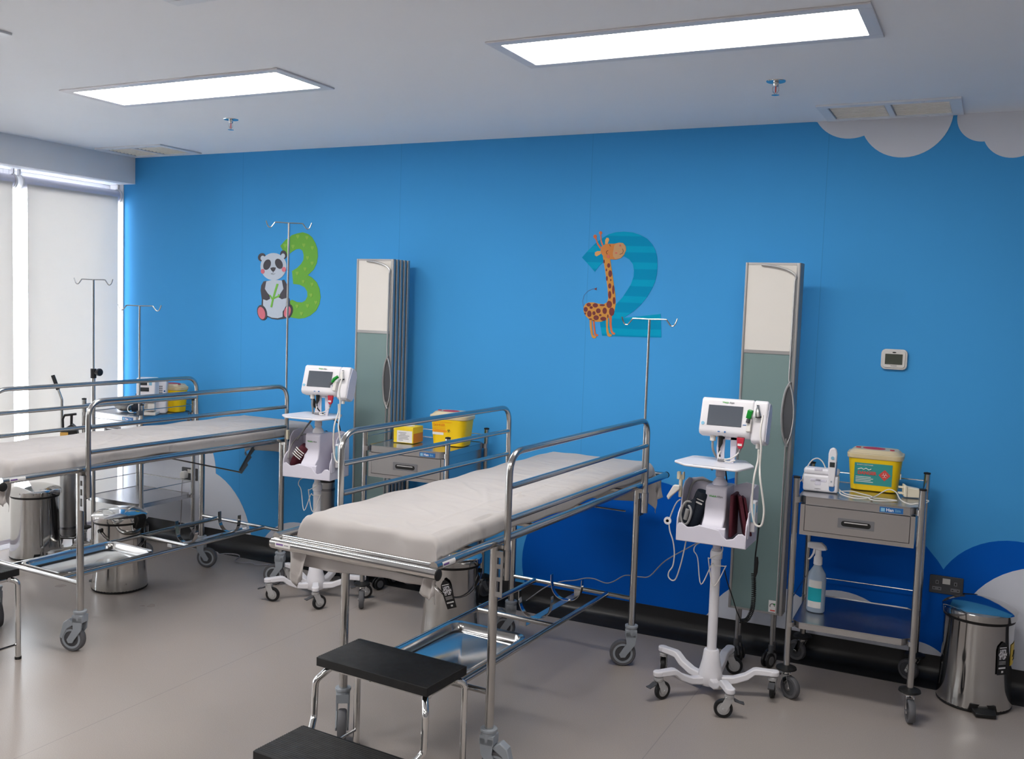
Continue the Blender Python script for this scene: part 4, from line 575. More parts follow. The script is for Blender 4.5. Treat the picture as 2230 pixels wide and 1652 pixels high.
# ---------------------------------------------------------------- IV poles
def iv_hooks(parent, x, y, z, ang, wd=.122, name='hook_bar'):
    d = Vector((math.cos(ang), math.sin(ang), 0)); m = MB(); P = []
    for s in (-1, 1):
        q = [(.0, 0), (.072, .001), (.082, -.003), (.092, -.014), (.101, -.022), (.111, -.023), (.119, -.017), (.125, -.006), (.130, .006)]
        P = [tuple(Vector((x, y, z))+d*s*a*(wd/.122)+Vector((0, 0, b*1.25))) for a, b in q]; m.tube(smooth(P, 4), .0036, 8)
    return obj(name, m, 'steel', parent)
def iv_pole(x, y, z0, z1, ang, label, clamp=None, wd=.122):
    t = thing('iv_pole', label, 'iv pole', (x, y, z0), 0, 'iv drip poles')
    h = z1-z0; obj('pole', MB().tube([(0, 0, 0), (0, 0, h)], .0062, 12), 'steel', t); iv_hooks(t, 0, 0, h, ang, wd)
    return t
iv_pole(-1.466, -.588, .765, 1.668, R_(22), 'thin steel drip pole fixed to the front bed, its hooks over the number two')
iv_pole(-3.738, -.458, .765, 2.148, R_(40), 'tall steel drip pole fixed to the rear bed, crossing the panda print')
for (x, y, t_) in ((-1.466, -.588, .042), (-3.738, -.458, .052)): pass
def iv_stand(x, y, ztop, label):
    t = thing('iv_stand', label, 'iv stand', (x, y, 0), R_(20))
    obj('upper_pole', MB().tube([(0, 0, 1.18), (0, 0, ztop)], .0065, 12), 'steel', t); obj('lower_pole', MB().tube([(0, 0, .10), (0, 0, 1.20)], .0125, 16), 'steel', t)
    k = MB(); k.tube([(0, 0, 1.165), (0, 0, 1.225)], .018, 16); k.disc((.030, -.01, 1.20), (1, -.3, 0), .010, .03, 12); obj('clamp', k, 'black', t, bevel=.002)
    k = MB(); k.disc((.048, -.015, 1.205), (1, -.3, 0), .024, .018, 16); obj('clamp_knob', k, 'black', t, bevel=.003)
    b = MB(); b.tube([(0, 0, .085), (0, 0, .13)], .022, 16)
    for i in range(5):
        a = 2*PI*i/5; b.tube([(0, 0, .10), (.13*math.cos(a), .13*math.sin(a), .088), (.25*math.cos(a), .25*math.sin(a), .072)], .009, 8)
    obj('base', b, 'steel', t)
    for i in range(5):
        a = 2*PI*i/5; caster(t, .245*math.cos(a), .245*math.sin(a), .075, .025, .018, a+1, 'stand')
    iv_hooks(t, 0, 0, ztop, R_(25), .105)
iv_stand(-5.085, -.70, 1.785, 'freestanding drip stand with black clamp knob in front of the white blind')

# ---------------------------------------------------------------- stainless carts
def cart(x, y, rz, label, w=.52, d=.49, cast=None, lab='right'):
    t = thing('instrument_cart', label, 'medical cart', (x, y, 0), rz, 'stainless steel two-tier carts')
    a, b = w/2, d/2; P = [(-a, -b), (a, -b), (-a, b), (a, b)]
    for px, py in P:
        o = obj('post', MB().tube([(px, py, .125), (px, py, .995)], .0142, 18), 'steel', t); obj('cap', MB().lathe([(.0152, .993), (.0152, 1.000), (.0, 1.003)], 18, (px, py, 0)), 'rubber', o)
    # top tray with corners cut round the posts
    def tray(z, th, front, name, e=.006, k=.045):
        q = [(-a+k, -b-e), (a-k, -b-e), (a-.012, -b+k*.6), (a-.012, b-k*.6), (a-k, b+e), (-a+k, b+e), (-a+.012, b-k*.6), (-a+.012, -b+k*.6)]
        m = MB(); m.prism(q, z-.0015, z, lambda u, v, w_: (u, v, w_))
        for i in range(8):
            p0, p1 = Vector(q[i]+(0,)), Vector(q[(i+1) % 8]+(0,)); dr = (p1-p0).normalized(); nn = Vector((-dr.y, dr.x, 0))*.0015
            h0, h1 = z-front, z+.003
            vs = [tuple(v) for v in (p0+Vector((0, 0, h0)), p1+Vector((0, 0, h0)), p1+nn+Vector((0, 0, h0)), p0+nn+Vector((0, 0, h0)), p0+Vector((0, 0, h1)), p1+Vector((0, 0, h1)), p1+nn+Vector((0, 0, h1)), p0+nn+Vector((0, 0, h1)))]
            m.add(vs, [(0, 1, 2, 3), (4, 5, 6, 7), (0, 1, 5, 4), (1, 2, 6, 5), (2, 3, 7, 6), (3, 0, 4, 7)])
        for sx in (-1, 1):
            for sy in (-1, 1): m.disc((sx*(a-.004), sy*(b-.004), z-front/2), (0, 0, 1), .0185, front*.8, 16)
        return obj(name, m, 'sheet_steel', t, ang=25)
    tray(.914, 0, .032, 'top_tray'); tray(.345, 0, .026, 'lower_shelf')
    # drawer case
    m = MB(); x0, x1, y0, y1, z0, z1 = -a+.022, a-.022, -b+.004, b-.01, .742, .878
    m.box(x0, x0+.018, y0, y1, z0, z1); m.box(x1-.018, x1, y0, y1, z0, z1); m.box(x0+.018, x1-.018, y0-.001, y1, z0, z0+.018); m.box(x0+.018, x1-.018, y0+.012, y1, z1-.006, z1); m.box(x0+.018, x1-.018, y1-.002, y1, z0+.018, z1-.006)
    obj('drawer_case', m, 'sheet_steel', t)
    dr = obj('drawer', MB().box(x0+.020, x1-.020, y0-.003, y0+.014, z0+.020, z1-.002), 'sheet_steel', t, bevel=.001)
    hz = (z0+z1)/2+.005; m = MB(); m.prism(rrect(.150, .042, .003, 3), 0, -.0025, lambda u, v, w_: (u, y0-.003+w_, hz+v)); obj('handle_plate', m, 'grey2', dr)
    m = MB(); m.prism(rrect(.122, .024, .012, 5), -.0024, -.0030, lambda u, v, w_: (u, y0-.003+w_, hz+v-.001)); obj('handle_recess', m, 'rubber', dr)
    m = MB(); m.tube([(-.048, y0-.007, hz+.004), (.048, y0-.007, hz+.004)], .0032, 8); obj('handle_grip', m, 'alu', dr)
    # guard rods
    for z in (.962, .435):
        m = MB(); m.tube([(-a, -b, z), (-a, b, z)], .003, 8); m.tube([(a, -b, z), (a, b, z)], .003, 8); m.tube([(-a, b, z), (a, b, z)], .003, 8); obj('guard_rod', m, 'steel', t)
    # casters with bumper discs
    for i, (px, py) in enumerate(P):
        m = MB(); m.lathe([(.012, .145), (.020, .142), (.044, .134), (.046, .126), (.030, .118), (.0, .118)], 24, (px, py, 0)); obj('bumper', m, 'rubber', t)
        caster(t, px, py, .122, .050, .026, (cast or [1, -1.2, 2, 1])[i], 'cart', i in (0,))
    # maker sticker
    xs = a-.118 if lab == 'right' else a-.10
    s = obj('maker_label', MB().box(xs-.047, xs+.047, -b-.0085, -b-.0066, .8845, .9075), 'blueprint', t)
    obj('logo', MB().box(xs-.042, xs-.026, -b-.0092, -b-.0084, .888, .903), 'lightblue', s); text('maker_name', 'Han', .0185, 'white', s, (xs-.006, -b-.0088, .896), bold=.0004); text('maker_name', 'lim', .0180, 'lightblue', s, (xs+.026, -b-.0088, .896))
    return t
cart(-.497, -.350, R_(1.5), 'stainless steel cart between privacy screen and right bin, spray bottle on its shelf', .515, .485, [R_(-35), R_(-75), R_(160), R_(150)])
cart(-2.842, -.315, R_(3), 'steel cart behind the front bed, holding a yellow bin and a small box', .515, .485, [R_(-60), R_(20), R_(30), R_(50)])
cart(-5.135, -.285, R_(0), 'stainless steel cart with drawer by the window, white devices on top', .53, .45, [R_(-40), R_(20), R_(30), R_(50)])
# ---------------------------------------------------------------- sharps containers
def sharps(x, y, z, rz, label, kind, w=.235, d=.155, h=.165):
    t = thing('sharps_container', label, 'sharps bin', (x, y, z), rz, 'yellow sharps bins on the carts')
    def body(z0, z1, k0, k1):
        m = MB(); l0 = rrect(w*k0, d*k0, .035, 6); l1 = rrect(w*k1, d*k1, .040, 6); n = len(l0)
        m.add([(u, v, z0) for u, v in l0]+[(u, v, z1) for u, v in l1], [tuple(range(n)), tuple(reversed(range(n, 2*n)))]+[(i, (i+1) % n, n+(i+1) % n, n+i) for i in range(n)]); return m
    obj('tub', body(0, h, .86, 1.0), 'yellow', t, bevel=.004)
    m = body(h-.018, h+.006, 1.035, 1.05); lid = obj('lid', m, 'clear', t, bevel=.004)
    m = body(h+.0055, h+.024, .98, .82); obj('lid_dome', m, 'clear', lid, bevel=.004)
    m = MB(); m.lathe([(.0, h+.028), (.030, h+.028), (.048, h+.026), (.050, h+.0245)], 28, (-.01, 0, 0), sy=.72); obj('lid_hatch', m, 'redplastic', lid)
    m = MB(); m.disc((-.078, -.005, h+.0255), (0, 0, 1), .011, .004, 12); m.disc((.070, -.03, h+.0255), (0, 0, 1), .010, .004, 12); obj('lid_tab', m, 'redplastic', lid)
    ny = -d/2; sl = (d*.14/2)/h; yf = lambda zz: -(d*.86/2+ (d*.07)*zz/h)   # tub front leans outwards
    lean = math.atan2(d*.07, h); E = lambda z0: Matrix.Translation((0, 0, 0))
    def plate(x0, x1, z0, z1, m_, off, parent): 
        q = MB(); q.add([(x0, yf(z0)-off, z0), (x1, yf(z0)-off, z0), (x1, yf(z1)-off, z1), (x0, yf(z1)-off, z1), (x0, yf(z0)-off+.0006, z0), (x1, yf(z0)-off+.0006, z0), (x1, yf(z1)-off+.0006, z1), (x0, yf(z1)-off+.0006, z1)], [(0, 1, 2, 3), (4, 5, 6, 7), (0, 1, 5, 4), (2, 3, 7, 6), (0, 3, 7, 4), (1, 2, 6, 5)]); return obj('print' if parent is not t else 'label', q, m_, parent)
    if kind == 'teal':
        lb = plate(-.085, .078, .028, .128, 'teal', .0012, t)
        text('lettering', 'DANGER', .0200, 'red', lb, (-.030, yf(.082)-.0016, .082), bold=.0008, ext=.0007)
        text('lettering', 'SHARPS CONTAINER', .0075, 'paper', lb, (-.040, yf(.119)-.0018, .119), ext=.0007)
        q = MB()
        for i in range(4):
            zz = .062-i*.0075; q.box(-.078, -.012+.010*(i % 2), yf(zz)-.0019, yf(zz)-.0012, zz, zz+.003)
        obj('print', q, 'greenprint' if False else 'paper', lb)
        q = MB(); q.tube([(-.070, yf(.100)-.0016, .098), (-.055, yf(.1)-.0016, .103), (-.045, yf(.1)-.0016, .098), (-.035, yf(.1)-.0016, .104), (-.022, yf(.1)-.0016, .097), (-.012, yf(.1)-.0016, .102)], .0022, 6); obj('logo', q, 'paper', lb)
        q = MB(); cx, cz, r = .046, .078, .026; q.prism([(cx, cz-r), (cx+r, cz), (cx, cz+r), (cx-r, cz)], 0, -.0010, lambda u, v, w_: (u, yf(v)-.0010+w_, v)); dm = obj('hazard_diamond', q, 'red', lb)
        q = MB()
        for a in (90, 210, 330):
            ex, ez = cx+.0065*math.cos(R_(a)), cz+.0065*math.sin(R_(a)); q.tube([(ex+.0055*math.cos(u), yf(ez)-.0024, ez+.0055*math.sin(u)) for u in [R_(a)+.6+i*.45 for i in range(12)]], .0008, 5)
        obj('biohazard_symbol', q, 'paper', dm)
        obj('carry_tab', MB().box(w*.47, w*.47+.004, -.045, -.015, .062, .086), 'white2', t)
    elif kind == 'plain':
        plate(-.088, .0, .076, .086, 'orange', .0006, t)
        o = plate(-.085, -.005, .106, .107, 'orange', .0006, t)
        text('lettering', 'DANGER', .0190, 'orange', o, (-.047, yf(.118)-.001, .117), bold=.0004, ext=.0007, sx=.95); q = MB()
        for i in range(2): q.box(-.086, -.008, yf(.098-i*.009)-.0018, yf(.1)-.001, .098-i*.009, .1005-i*.009)
        q.box(-.086, .030, yf(.134)-.0018, yf(.134)-.0010, .132, .1345); obj('print', q, 'orange', o)
        plate(-.088, -.020, .060, .074, 'paper', .0012, t); q = MB(); cx, cz = .012, .086
        for a in (90, 210, 330):
            ex, ez = cx+.0055*math.cos(R_(a)), cz+.0055*math.sin(R_(a)); q.tube([(ex+.0045*math.cos(u), yf(ez)-.0008, ez+.0045*math.sin(u)) for u in [R_(a)+.6+i*.45 for i in range(12)]], .0011, 5)
        obj('biohazard_symbol', q, 'black', t)
    return t
sharps(-.462, -.225, .9175, R_(2), 'yellow sharps bin with teal danger label on the right cart', 'teal')
sharps(-2.708, -.265, .9175, R_(5), 'yellow sharps bin with orange danger print on the cart behind the front bed', 'plain', .222)
sharps(-4.972, -.135, .9175, R_(4), 'yellow sharps bin on the cart by the window', 'none', .165, .12, .165)
# ---------------------------------------------------------------- thermometer and its dock
def dock():
    t = thing('thermometer_dock', 'white thermometer charging dock on the right cart', 'charging dock', (-.665, -.432, .9175), R_(3))
    m = MB(); m.box(-.080, .072, -.032, .040, 0, .076); m.box(-.080, .072, -.024, .040, .076, .104); obj('housing', m, 'white', t, bevel=.010, seg=3)
    m = MB(); m.box(-.028, -.002, -.0335, -.028, .030, .058); m.box(-.048, .022, -.0335, -.028, .046, .058); m.box(-.034, .0, -.026, -.006, .094, .1052); obj('recess', m, 'lilac', t, bevel=.002)
    m = MB(); m.prism(rrect(.024, .034, .010, 4, .046, .024), 0, -.0012, lambda u, v, w_: (u, -.0325+w_, v)); obj('window', m, 'blueprint', t)
    text('brand_print', 'WelchAllyn', .0058, 'greyprint', t, (-.015, -.0327, .014))
    k = thing('ear_thermometer', 'white ear thermometer with small display standing in its dock', 'thermometer', (-.621, -.452, .940), R_(3))
    m = MB(); P = [(-.013, 0), (.013, 0), (.0155, .05), (.0175, .11), (.0180, .15), (.014, .168), (.006, .176), (-.006, .176), (-.014, .168), (-.0185, .15), (-.0185, .11), (-.0155, .05)]
    m.prism(P, -.016, .012, lambda u, v, w_: (u, w_, v+.006)); obj('body', m, 'white', k, bevel=.005, seg=3)
    obj('display', MB().box(-.011, .011, -.0172, -.0155, .096, .118), 'darklcd', k); m = MB(); m.disc((.0, -.0165, .137), (0, 1, 0), .0075, .003, 20); obj('button', m, 'lightblue', k)
    m = MB(); m.box(.0165, .0195, -.012, .008, .060, .120); obj('side_grip', m, 'blueprint', k)
    m = MB(); m.disc((0, -.0165, .030), (0, 1, 0), .004, .002, 14); obj('button', m, 'grey', k)
    c = MB(); c.tube(smooth([(-.736, -.425, .930), (-.752, -.430, .960), (-.738, -.432, 1.010), (-.715, -.432, 1.052), (-.690, -.430, 1.064), (-.668, -.430, 1.050), (-.652, -.430, 1.020), (-.640, -.428, 1.000)], 5), .0028, 8)
    tag(obj('charging_cable', c, 'cable'), 'white cord looping over the thermometer dock', 'cord')
    z = .921; c = MB(); c.tube(smooth([(-.592, -.43, .935), (-.575, -.44, .925), (-.545, -.47, z), (-.46, -.49, z), (-.36, -.48, z), (-.345, -.50, z), (-.42, -.54, z), (-.45, -.53, z+.004), (-.43, -.47, z+.006), (-.385, -.43, .955), (-.350, -.44, .950), (-.325, -.49, z+.006), (-.285, -.555, z+.004), (-.255, -.560, z+.01), (-.222, -.53, z+.012), (-.215, -.48, z+.014), (-.245, -.46, z+.01)], 6), .0026, 8)
    c.tube(smooth([(-.60, -.42, z), (-.54, -.405, z+.005), (-.50, -.43, z+.004), (-.44, -.50, z+.006), (-.50, -.545, z), (-.57, -.50, z+.003), (-.585, -.44, z+.010)], 6), .0026, 8)
    tag(obj('power_cable', c, 'cable'), 'white lead tangled on the top of the right cart', 'cord')
    p = thing('power_plug', 'white power plug with adapter lying on the right cart', 'plug', (-.305, -.335, .918), R_(15))
    m = MB(); m.prism([(-.010, 0), (.045, 0), (.047, .038), (-.010, .046)], -.022, .022, lambda u, v, w_: (u, w_, v)); m.prism([(-.024, .002), (-.010, 0), (-.010, .05), (-.024, .056)], -.026, .026, lambda u, v, w_: (u, w_, v)); obj('body', m, 'cream', p, bevel=.004)
    m = MB(); m.box(-.044, -.022, -.003, .003, .038, .046); m.box(-.044, -.022, -.014, -.008, .012, .018); m.box(-.044, -.022, .008, .014, .012, .018); obj('pin', m, 'cream', p)
dock()
# ---------------------------------------------------------------- box of gloves/wipes, spray bottle
def carton():
    t = thing('dressing_box', 'small yellow and white cardboard box on the cart behind the front bed', 'box', (-2.955, -.335, .9175), R_(4))
    obj('carton', MB().box(-.062, .062, -.060, .060, 0, .092), 'boxyellow', t, bevel=.002)
    o = obj('front_label', MB().box(-.040, .057, -.0612, -.0602, .004, .070), 'paper', t); m = MB()
    bars(m, -.03, .060, [[(0, .05)], [(.01, .045)], [(0, .07)], [(0, .06)], [(0, .066)], [(0, .03)]], -.0614, .0085, .003); obj('print', m, 'greyprint', o)
    obj('side_print', MB().box(.0620, .0626, -.055, .058, .003, .055), 'boxorange', t)
    m = MB(); m.prism(rrect(.075, .050, .024, 6), .0922, .0932, XY); obj('tissue_slot', m, 'paper', t)
carton()
def spray():
    t = thing('spray_bottle', 'milky trigger spray bottle with turquoise label on the lower shelf of the right cart', 'spray bottle', (-.668, -.395, .3485), R_(-8))
    m = MB(); P = [(.0, 0), (.038, 0), (.042, .006), (.042, .150), (.038, .180), (.022, .206), (.016, .218), (.016, .226)]; m.lathe(P, 28, sx=1.0, sy=.72); obj('bottle', m, 'bottle', t)
    def wrap(z0, z1, m_, a0=-2.35, a1=-.79, k=1.012):
        q = MB(); q.grid(10, 2, lambda a, b: (.042*k*math.cos(a0+(a1-a0)*a), .042*.72*k*math.sin(a0+(a1-a0)*a), z0+(z1-z0)*b)); return obj('label', q, m_, t)
    wrap(.022, .150, 'paper'); wrap(.052, .115, 'teal2', k=1.03)
    m = MB(); m.lathe([(.018, .218), (.020, .221), (.019, .253), (.014, .260), (.013, .290)], 20); m.prism([(-.048, .292), (.020, .288), (.038, .292), (.032, .308), (.012, .323), (-.048, .318)], -.011, .011, XZ); obj('spray_head', m, 'white', t, bevel=.003)
    m = MB(); m.prism([(-.022, .292), (-.026, .268), (-.036, .248), (-.046, .238), (-.038, .236), (-.028, .248), (-.016, .268), (-.012, .292)], -.007, .007, XZ); obj('trigger', m, 'white', t, bevel=.001)
spray()
# ---------------------------------------------------------------- pedal bins
def bin_(x, y, rz, label, tagged=False, sticker=False, handle=None, r=.150, toff=0):
    """local -y is the pedal side"""
    t = thing('pedal_bin', label, 'pedal bin', (x, y, .003), rz, 'stainless steel pedal bins')
    k = r/.145
    obj('base_ring', MB().lathe([(.0, 0), (.146*k, 0), (.148*k, .004), (.147*k, .012), (.14*k, .013)], 48), 'rubber', t)
    obj('body', MB().lathe([(.147*k, .010), (.1475*k, .03), (.141*k, .10), (.138*k, .16), (.1375*k, .385), (.139*k, .392)], 64), 'mirror_steel', t)
    obj('seal_band', MB().lathe([(.1395*k, .388), (.1405*k, .402), (.136*k, .404)], 48), 'rubber', t)
    m = MB(); m.lathe([(.134*k, .402), (.1465*k, .402), (.147*k, .404), (.147*k, .430), (.1445*k, .4335), (.136*k, .440), (.110*k, .452), (.075*k, .463), (.035*k, .469), (.0, .470)], 64); lid = obj('lid', m, 'mirror_steel', t, ang=28)
    m = MB(); m.prism([(.136*k, .380), (.146*k, .360), (.172*k, .425), (.160*k, .445), (.136*k, .445)], -.032, .032, YZ); obj('hinge', m, 'rubber', t, bevel=.006)
    m = MB(); m.prism([(-.060, .008), (.060, .008), (.052, .040), (-.052, .040)], -.146*k, -.120*k, XZ); obj('pedal_recess', m, 'rubber', t)
    m = MB(); m.prism([(-.050, -.145*k), (.050, -.145*k), (.042, -.196*k), (-.042, -.196*k)], .012, .028, lambda u, v, w_: (u, v, w_+(-.14-v)*-.12)); obj('pedal', m, 'black', t, bevel=.004)
    if handle is not None:
        m = MB(); a0 = handle; P = []
        for i in range(17):
            q = -1.25+2.5*i/16; a = a0+q; P.append((math.cos(a)*.147*k, math.sin(a)*.147*k, .355-.105*math.cos(q*PI/2/1.25)))
        m.tube(P, .004, 8); obj('carry_handle', m, 'chrome', t)
        m = MB()
        for q in (-1.25, 1.25): m.disc((math.cos(a0+q)*.142*k, math.sin(a0+q)*.142*k, .358), (math.cos(a0+q), math.sin(a0+q), 0), .012, .016, 14)
        obj('handle_mount', m, 'rubber', t, bevel=.002)
    if tagged is not False:
        a0, rot = tagged
        X0 = Matrix.Rotation(a0+PI/2, 4, 'Z') @ Matrix.Translation((0, -.1415*k-toff, .300+toff*2)) @ Matrix.Rotation(rot, 4, 'Y')
        q = MB(); q.M = X0; q.prism([(-.024, -.125), (.024, -.125), (.027, -.02), (.023, .0), (.006, .020), (-.006, .020), (-.023, .0), (-.027, -.02)], 0, -.0012, XZ); tg = obj('hang_tag', q, 'black', t)
        for s_, zz, sz in (("LET'S", -.020, .0185), ('CLEAN', -.035, .0175), ('IT UP', -.050, .0185)): text('lettering', s_, sz, 'white', tg, (0, -.0015, zz), bold=.0009, sx=.78, extra=Matrix.Identity(4)).data.transform(X0)
        q = MB(); q.M = X0
        for i in range(3): q.box(-.018, .018, -.0018, -.0012, -.066-i*.006, -.0645-i*.006)
        q.box(-.018, .018, -.0018, -.0012, -.098, -.091); q.box(-.002, .008, -.0018, -.0012, -.116, -.107); q.box(-.018, .018, -.0018, -.0012, -.006, -.002); obj('print', q, 'paper', tg)
    if sticker is not False:
        a0 = sticker; rr = .1395*k; q = MB(); q.grid(12, 6, lambda a, b: (rr*math.cos(a0-.20+.50*a), rr*math.sin(a0-.20+.50*a), .205+.095*b+.004*a)); st = obj('hazard_sticker', q, 'yellow', t); q = MB(); rr += .0008
        for kk in (90, 210, 330):
            ex, ez = .013*math.cos(R_(kk)), .013*math.sin(R_(kk))
            pts = [(ex+.012*math.cos(u), ez+.012*math.sin(u)) for u in [R_(kk)+.5+i*.45 for i in range(12)]]; q.tube([(rr*math.cos(a0+.08+px/rr), rr*math.sin(a0+.08+px/rr), .245+pz) for px, pz in pts], .0017, 6)
        obj('biohazard_symbol', q, 'black', st)
    return t
bin_(.012, -.205, R_(15), 'shiny pedal bin with yellow sticker under the double socket, at the right edge', (R_(-62), 0), R_(-28), None, .153)
bin_(-2.405, -.75, R_(150), 'pedal bin with bail handle and black tag behind the front bed corner', (R_(-72-150), R_(-18)), False, R_(-50-150), .150, .012)
bin_(-4.47, -1.03, R_(-88), 'shiny pedal bin under the rear bed, seen through its steel tray', False, False, R_(-15+88), .150)
bin_(-5.452, -.84, R_(70), 'shiny pedal bin by the white blind, at the left edge', False, False, None, .150)

# ---------------------------------------------------------------- vital signs monitor stands
def monitor_stand(x, y, rz, label, n, mrz=0., a0=302):
    t = thing('monitor_stand', label, 'monitor stand', (x, y, 0), rz, 'white vital signs monitor stands')
    m = MB()
    for i in range(5):
        a = R_(a0+72*i)-rz; d = Vector((math.cos(a), math.sin(a), 0)); s = Vector((-d.y, d.x, 0))
        top = [(.0, .088), (.06, .080), (.10, .084), (.15, .104), (.185, .130), (.200, .134), (.280, .132)]; bot = [(.0, .050), (.06, .048), (.11, .056), (.165, .080), (.195, .106), (.215, .108), (.280, .108)]
        vs = []; fs = []
        for (r0, z0), (r1, z1) in zip(top, bot):
            wd = .021 if r0 > .05 else .028
            vs += [tuple(d*r0+s*wd*.85+Vector((0, 0, z0))), tuple(d*r0-s*wd*.85+Vector((0, 0, z0))), tuple(d*r1-s*wd+Vector((0, 0, z1))), tuple(d*r1+s*wd+Vector((0, 0, z1)))]
        k = len(top)
        for q in range(k-1):
            for j in range(4): fs.append((q*4+j, q*4+(j+1) % 4, (q+1)*4+(j+1) % 4, (q+1)*4+j))
        fs.append((0, 1, 2, 3)); m.add(vs, fs)
        # rounded pad over the caster
        vs = []; pd = []
        for q in range(9): u = -PI/2+PI*q/8; pd.append(d*(.278+.0215*math.cos(u))+s*.0212*math.sin(u))
        pd += [d*.265+s*.0212, d*.265-s*.0212]; n2 = len(pd); vs = [tuple(p+Vector((0, 0, .1082))) for p in pd]+[tuple(p+Vector((0, 0, .1318))) for p in pd]
        m.add(vs, [tuple(range(n2)), tuple(range(n2, 2*n2))]+[(q, (q+1) % n2, n2+(q+1) % n2, n2+q) for q in range(n2)])
    obj('star_base', m, 'white', t, bevel=.005, seg=3)
    obj('hub', MB().lathe([(.0, .040), (.050, .042), (.056, .055), (.052, .10), (.040, .150), (.034, .195), (.030, .200), (.020, .201)], 36), 'white', t)
    tr = [R_(200), R_(95), R_(20), R_(100), R_(60)] if n == 0 else [R_(60), R_(40), R_(100), R_(0), R_(10)]
    for i in range(5):
        a = R_(a0+72*i)-rz; caster(t, .272*math.cos(a), .272*math.sin(a), .106, .040, .022, tr[i], 'stand', i in (0, 4, 1))
    m = MB(); m.tube([(0, 0, .19), (0, 0, .66)], .0215, 24); obj('lower_pole', m, 'white', t)
    m = MB(); m.lathe([(.0215, .585), (.0225, .587), (.0225, .590), (.0215, .592)], 24); m.lathe([(.021, .612), (.0265, .616), (.0275, .640), (.0245, .652), (.0175, .656)], 24); m.disc((.0, -.027, .632), (0, 1, 0), .003, .002, 8); obj('height_collar', m, 'white', t)
    m = MB(); m.tube([(0, 0, .65), (0, 0, 1.045)], .0175, 24); m.lathe([(.0175, .985), (.021, .988), (.021, 1.012), (.018, 1.016)], 20); m.lathe([(.034, .950), (.031, .962), (.022, .975), (.018, .980)], 24); obj('upper_pole', m, 'white' if n else 'lilac', t)
    # accessory basket
    a = .152; m = MB(); m.box(-a, a, -.115, .085, .700, .707)
    m.prism([(-a, .702), (a, .702), (a, .757), (.138, .766), (.118, .763), (.098, .740), (.070, .733), (.050, .748), (.036, .770), (-.055, .780), (-.080, .770), (-.105, .766), (-.132, .783), (-.145, .780), (-a, .765)], -.121, -.114, XZ)
    for s in (-1, 1): m.prism([(-.121, .702), (.085, .702), (.085, .950), (.040, .960), (-.020, .952), (-.052, .925), (-.062, .880), (-.070, .845), (-.100, .826), (-.118, .800), (-.121, .770)], s*a-.003, s*a+.003, YZ)
    m.prism([(-a, .702), (a, .702), (a, .950), (.10, .958), (.05, .940), (-.05, .940), (-.10, .962), (-a, .952)], .080, .086, XZ)
    m.prism([(-.114, .705), (-.085, .705), (-.085, .740), (-.10, .780), (-.114, .775)], -.06, .06, YZ)
    obj('accessory_basket', m, 'lilac', t, bevel=.0025)
    m = MB(); m.prism([(-.112, .706), (.080, .706), (.080, .948), (-.048, .950), (-.060, .940), (-.062, .862), (-.075, .812), (-.098, .790), (-.112, .770)], -.047, .047, YZ); c = obj('centre_column', m, 'lilac', t, bevel=.006, seg=3)
    text('brand_print', 'Welch', .0125, 'greenprint', c, (-.014, -.0625, .905), bold=.0002); text('brand_print', 'Allyn', .0125, 'greyprint', c, (.018, -.0625, .905))
    # work surface
    m = MB(); m.prism(fil([(p[0], p[1], 0) for p in [(-.190, -.085), (-.120, -.158), (.115, -.172), (.152, -.02), (.085, .118), (-.160, .124)]], .03, 4, True) and [(p[0], p[1]) for p in fil([(p[0], p[1], 0) for p in [(-.190, -.085), (-.120, -.158), (.115, -.172), (.152, -.02), (.085, .118), (-.160, .124)]], .03, 4, True)], 1.040, 1.050, XY); obj('work_surface', m, 'white', t, bevel=.003)
    m = MB(); m.box(-.085, .055, -.152, -.150, 1.0502, 1.0508); obj('surface_groove', m, 'greyprint', t)
    # monitor
    Q = Matrix.Translation((.045, 0, 1.165)) @ Matrix.Rotation(mrz, 4, 'Z') @ Matrix.Rotation(R_(-17), 4, 'X')
    m = MB(); m.M = Q
    pf = [(-.030, .008), (-.018, .0), (.030, .0), (.048, .020), (.050, .120), (.038, .160), (.020, .168), (-.020, .168), (-.032, .160), (-.036, .020)]
    m.prism(pf, -.146, .085, YZ)
    h = obj('monitor_housing', m, 'white', t, bevel=.008, seg=4)
    m = MB(); m.M = Q; pf2 = [(-.030, -.012), (-.015, -.020), (.040, -.020), (.058, .0), (.060, .130), (.046, .160), (.022, .168), (-.020, .168), (-.032, .160), (-.037, .020)]
    m.prism(pf2, .0845, .146, YZ); obj('thermometry_module', m, 'white', h, bevel=.008, seg=4)
    m = MB(); m.M = Q; m.prism([(-.028, -.014), (.040, -.016), (.054, .004), (.055, .128), (.042, .156), (.020, .163), (-.012, .160), (-.028, .09)], .1455, .150, YZ); obj('side_cover', m, 'lilac', h, bevel=.002)
    def fy(z): return -.036+.004*(z-.020)/.14
    m = MB(); m.M = Q; m.box(-.112, .040, -.0372, -.033, .040, .132); obj('display', m, 'screen', h, bevel=.0008)
    for s, xx, mm in (('Welch', -.040, 'greenprint'), ('Allyn', -.012, 'greyprint')):
        o = text('brand_print', s, .0105, mm, h, (xx, -.0345, .147), bold=.0002); o.data.transform(Q)
    m = MB(); m.M = Q; m.disc((-.130, -.0365, .047), (0, 1, 0), .0075, .003, 20); obj('power_button', m, 'lightblue', h)
    m = MB(); m.M = Q; m.box(.047, .064, -.0375, -.0365, .050, .053); m.box(-.06, -.050, -.037, -.0355, .012, .016); m.disc((-.028, -.0365, .014), (0, 1, 0), .004, .002, 12); obj('small_print', m, 'blueprint', h)
    # probes on the monitor
    m = MB(); m.M = Q; m.box(.066, .086, -.058, -.034, .020, .075); obj('probe_cover_holder', m, 'white2', h, bevel=.003)
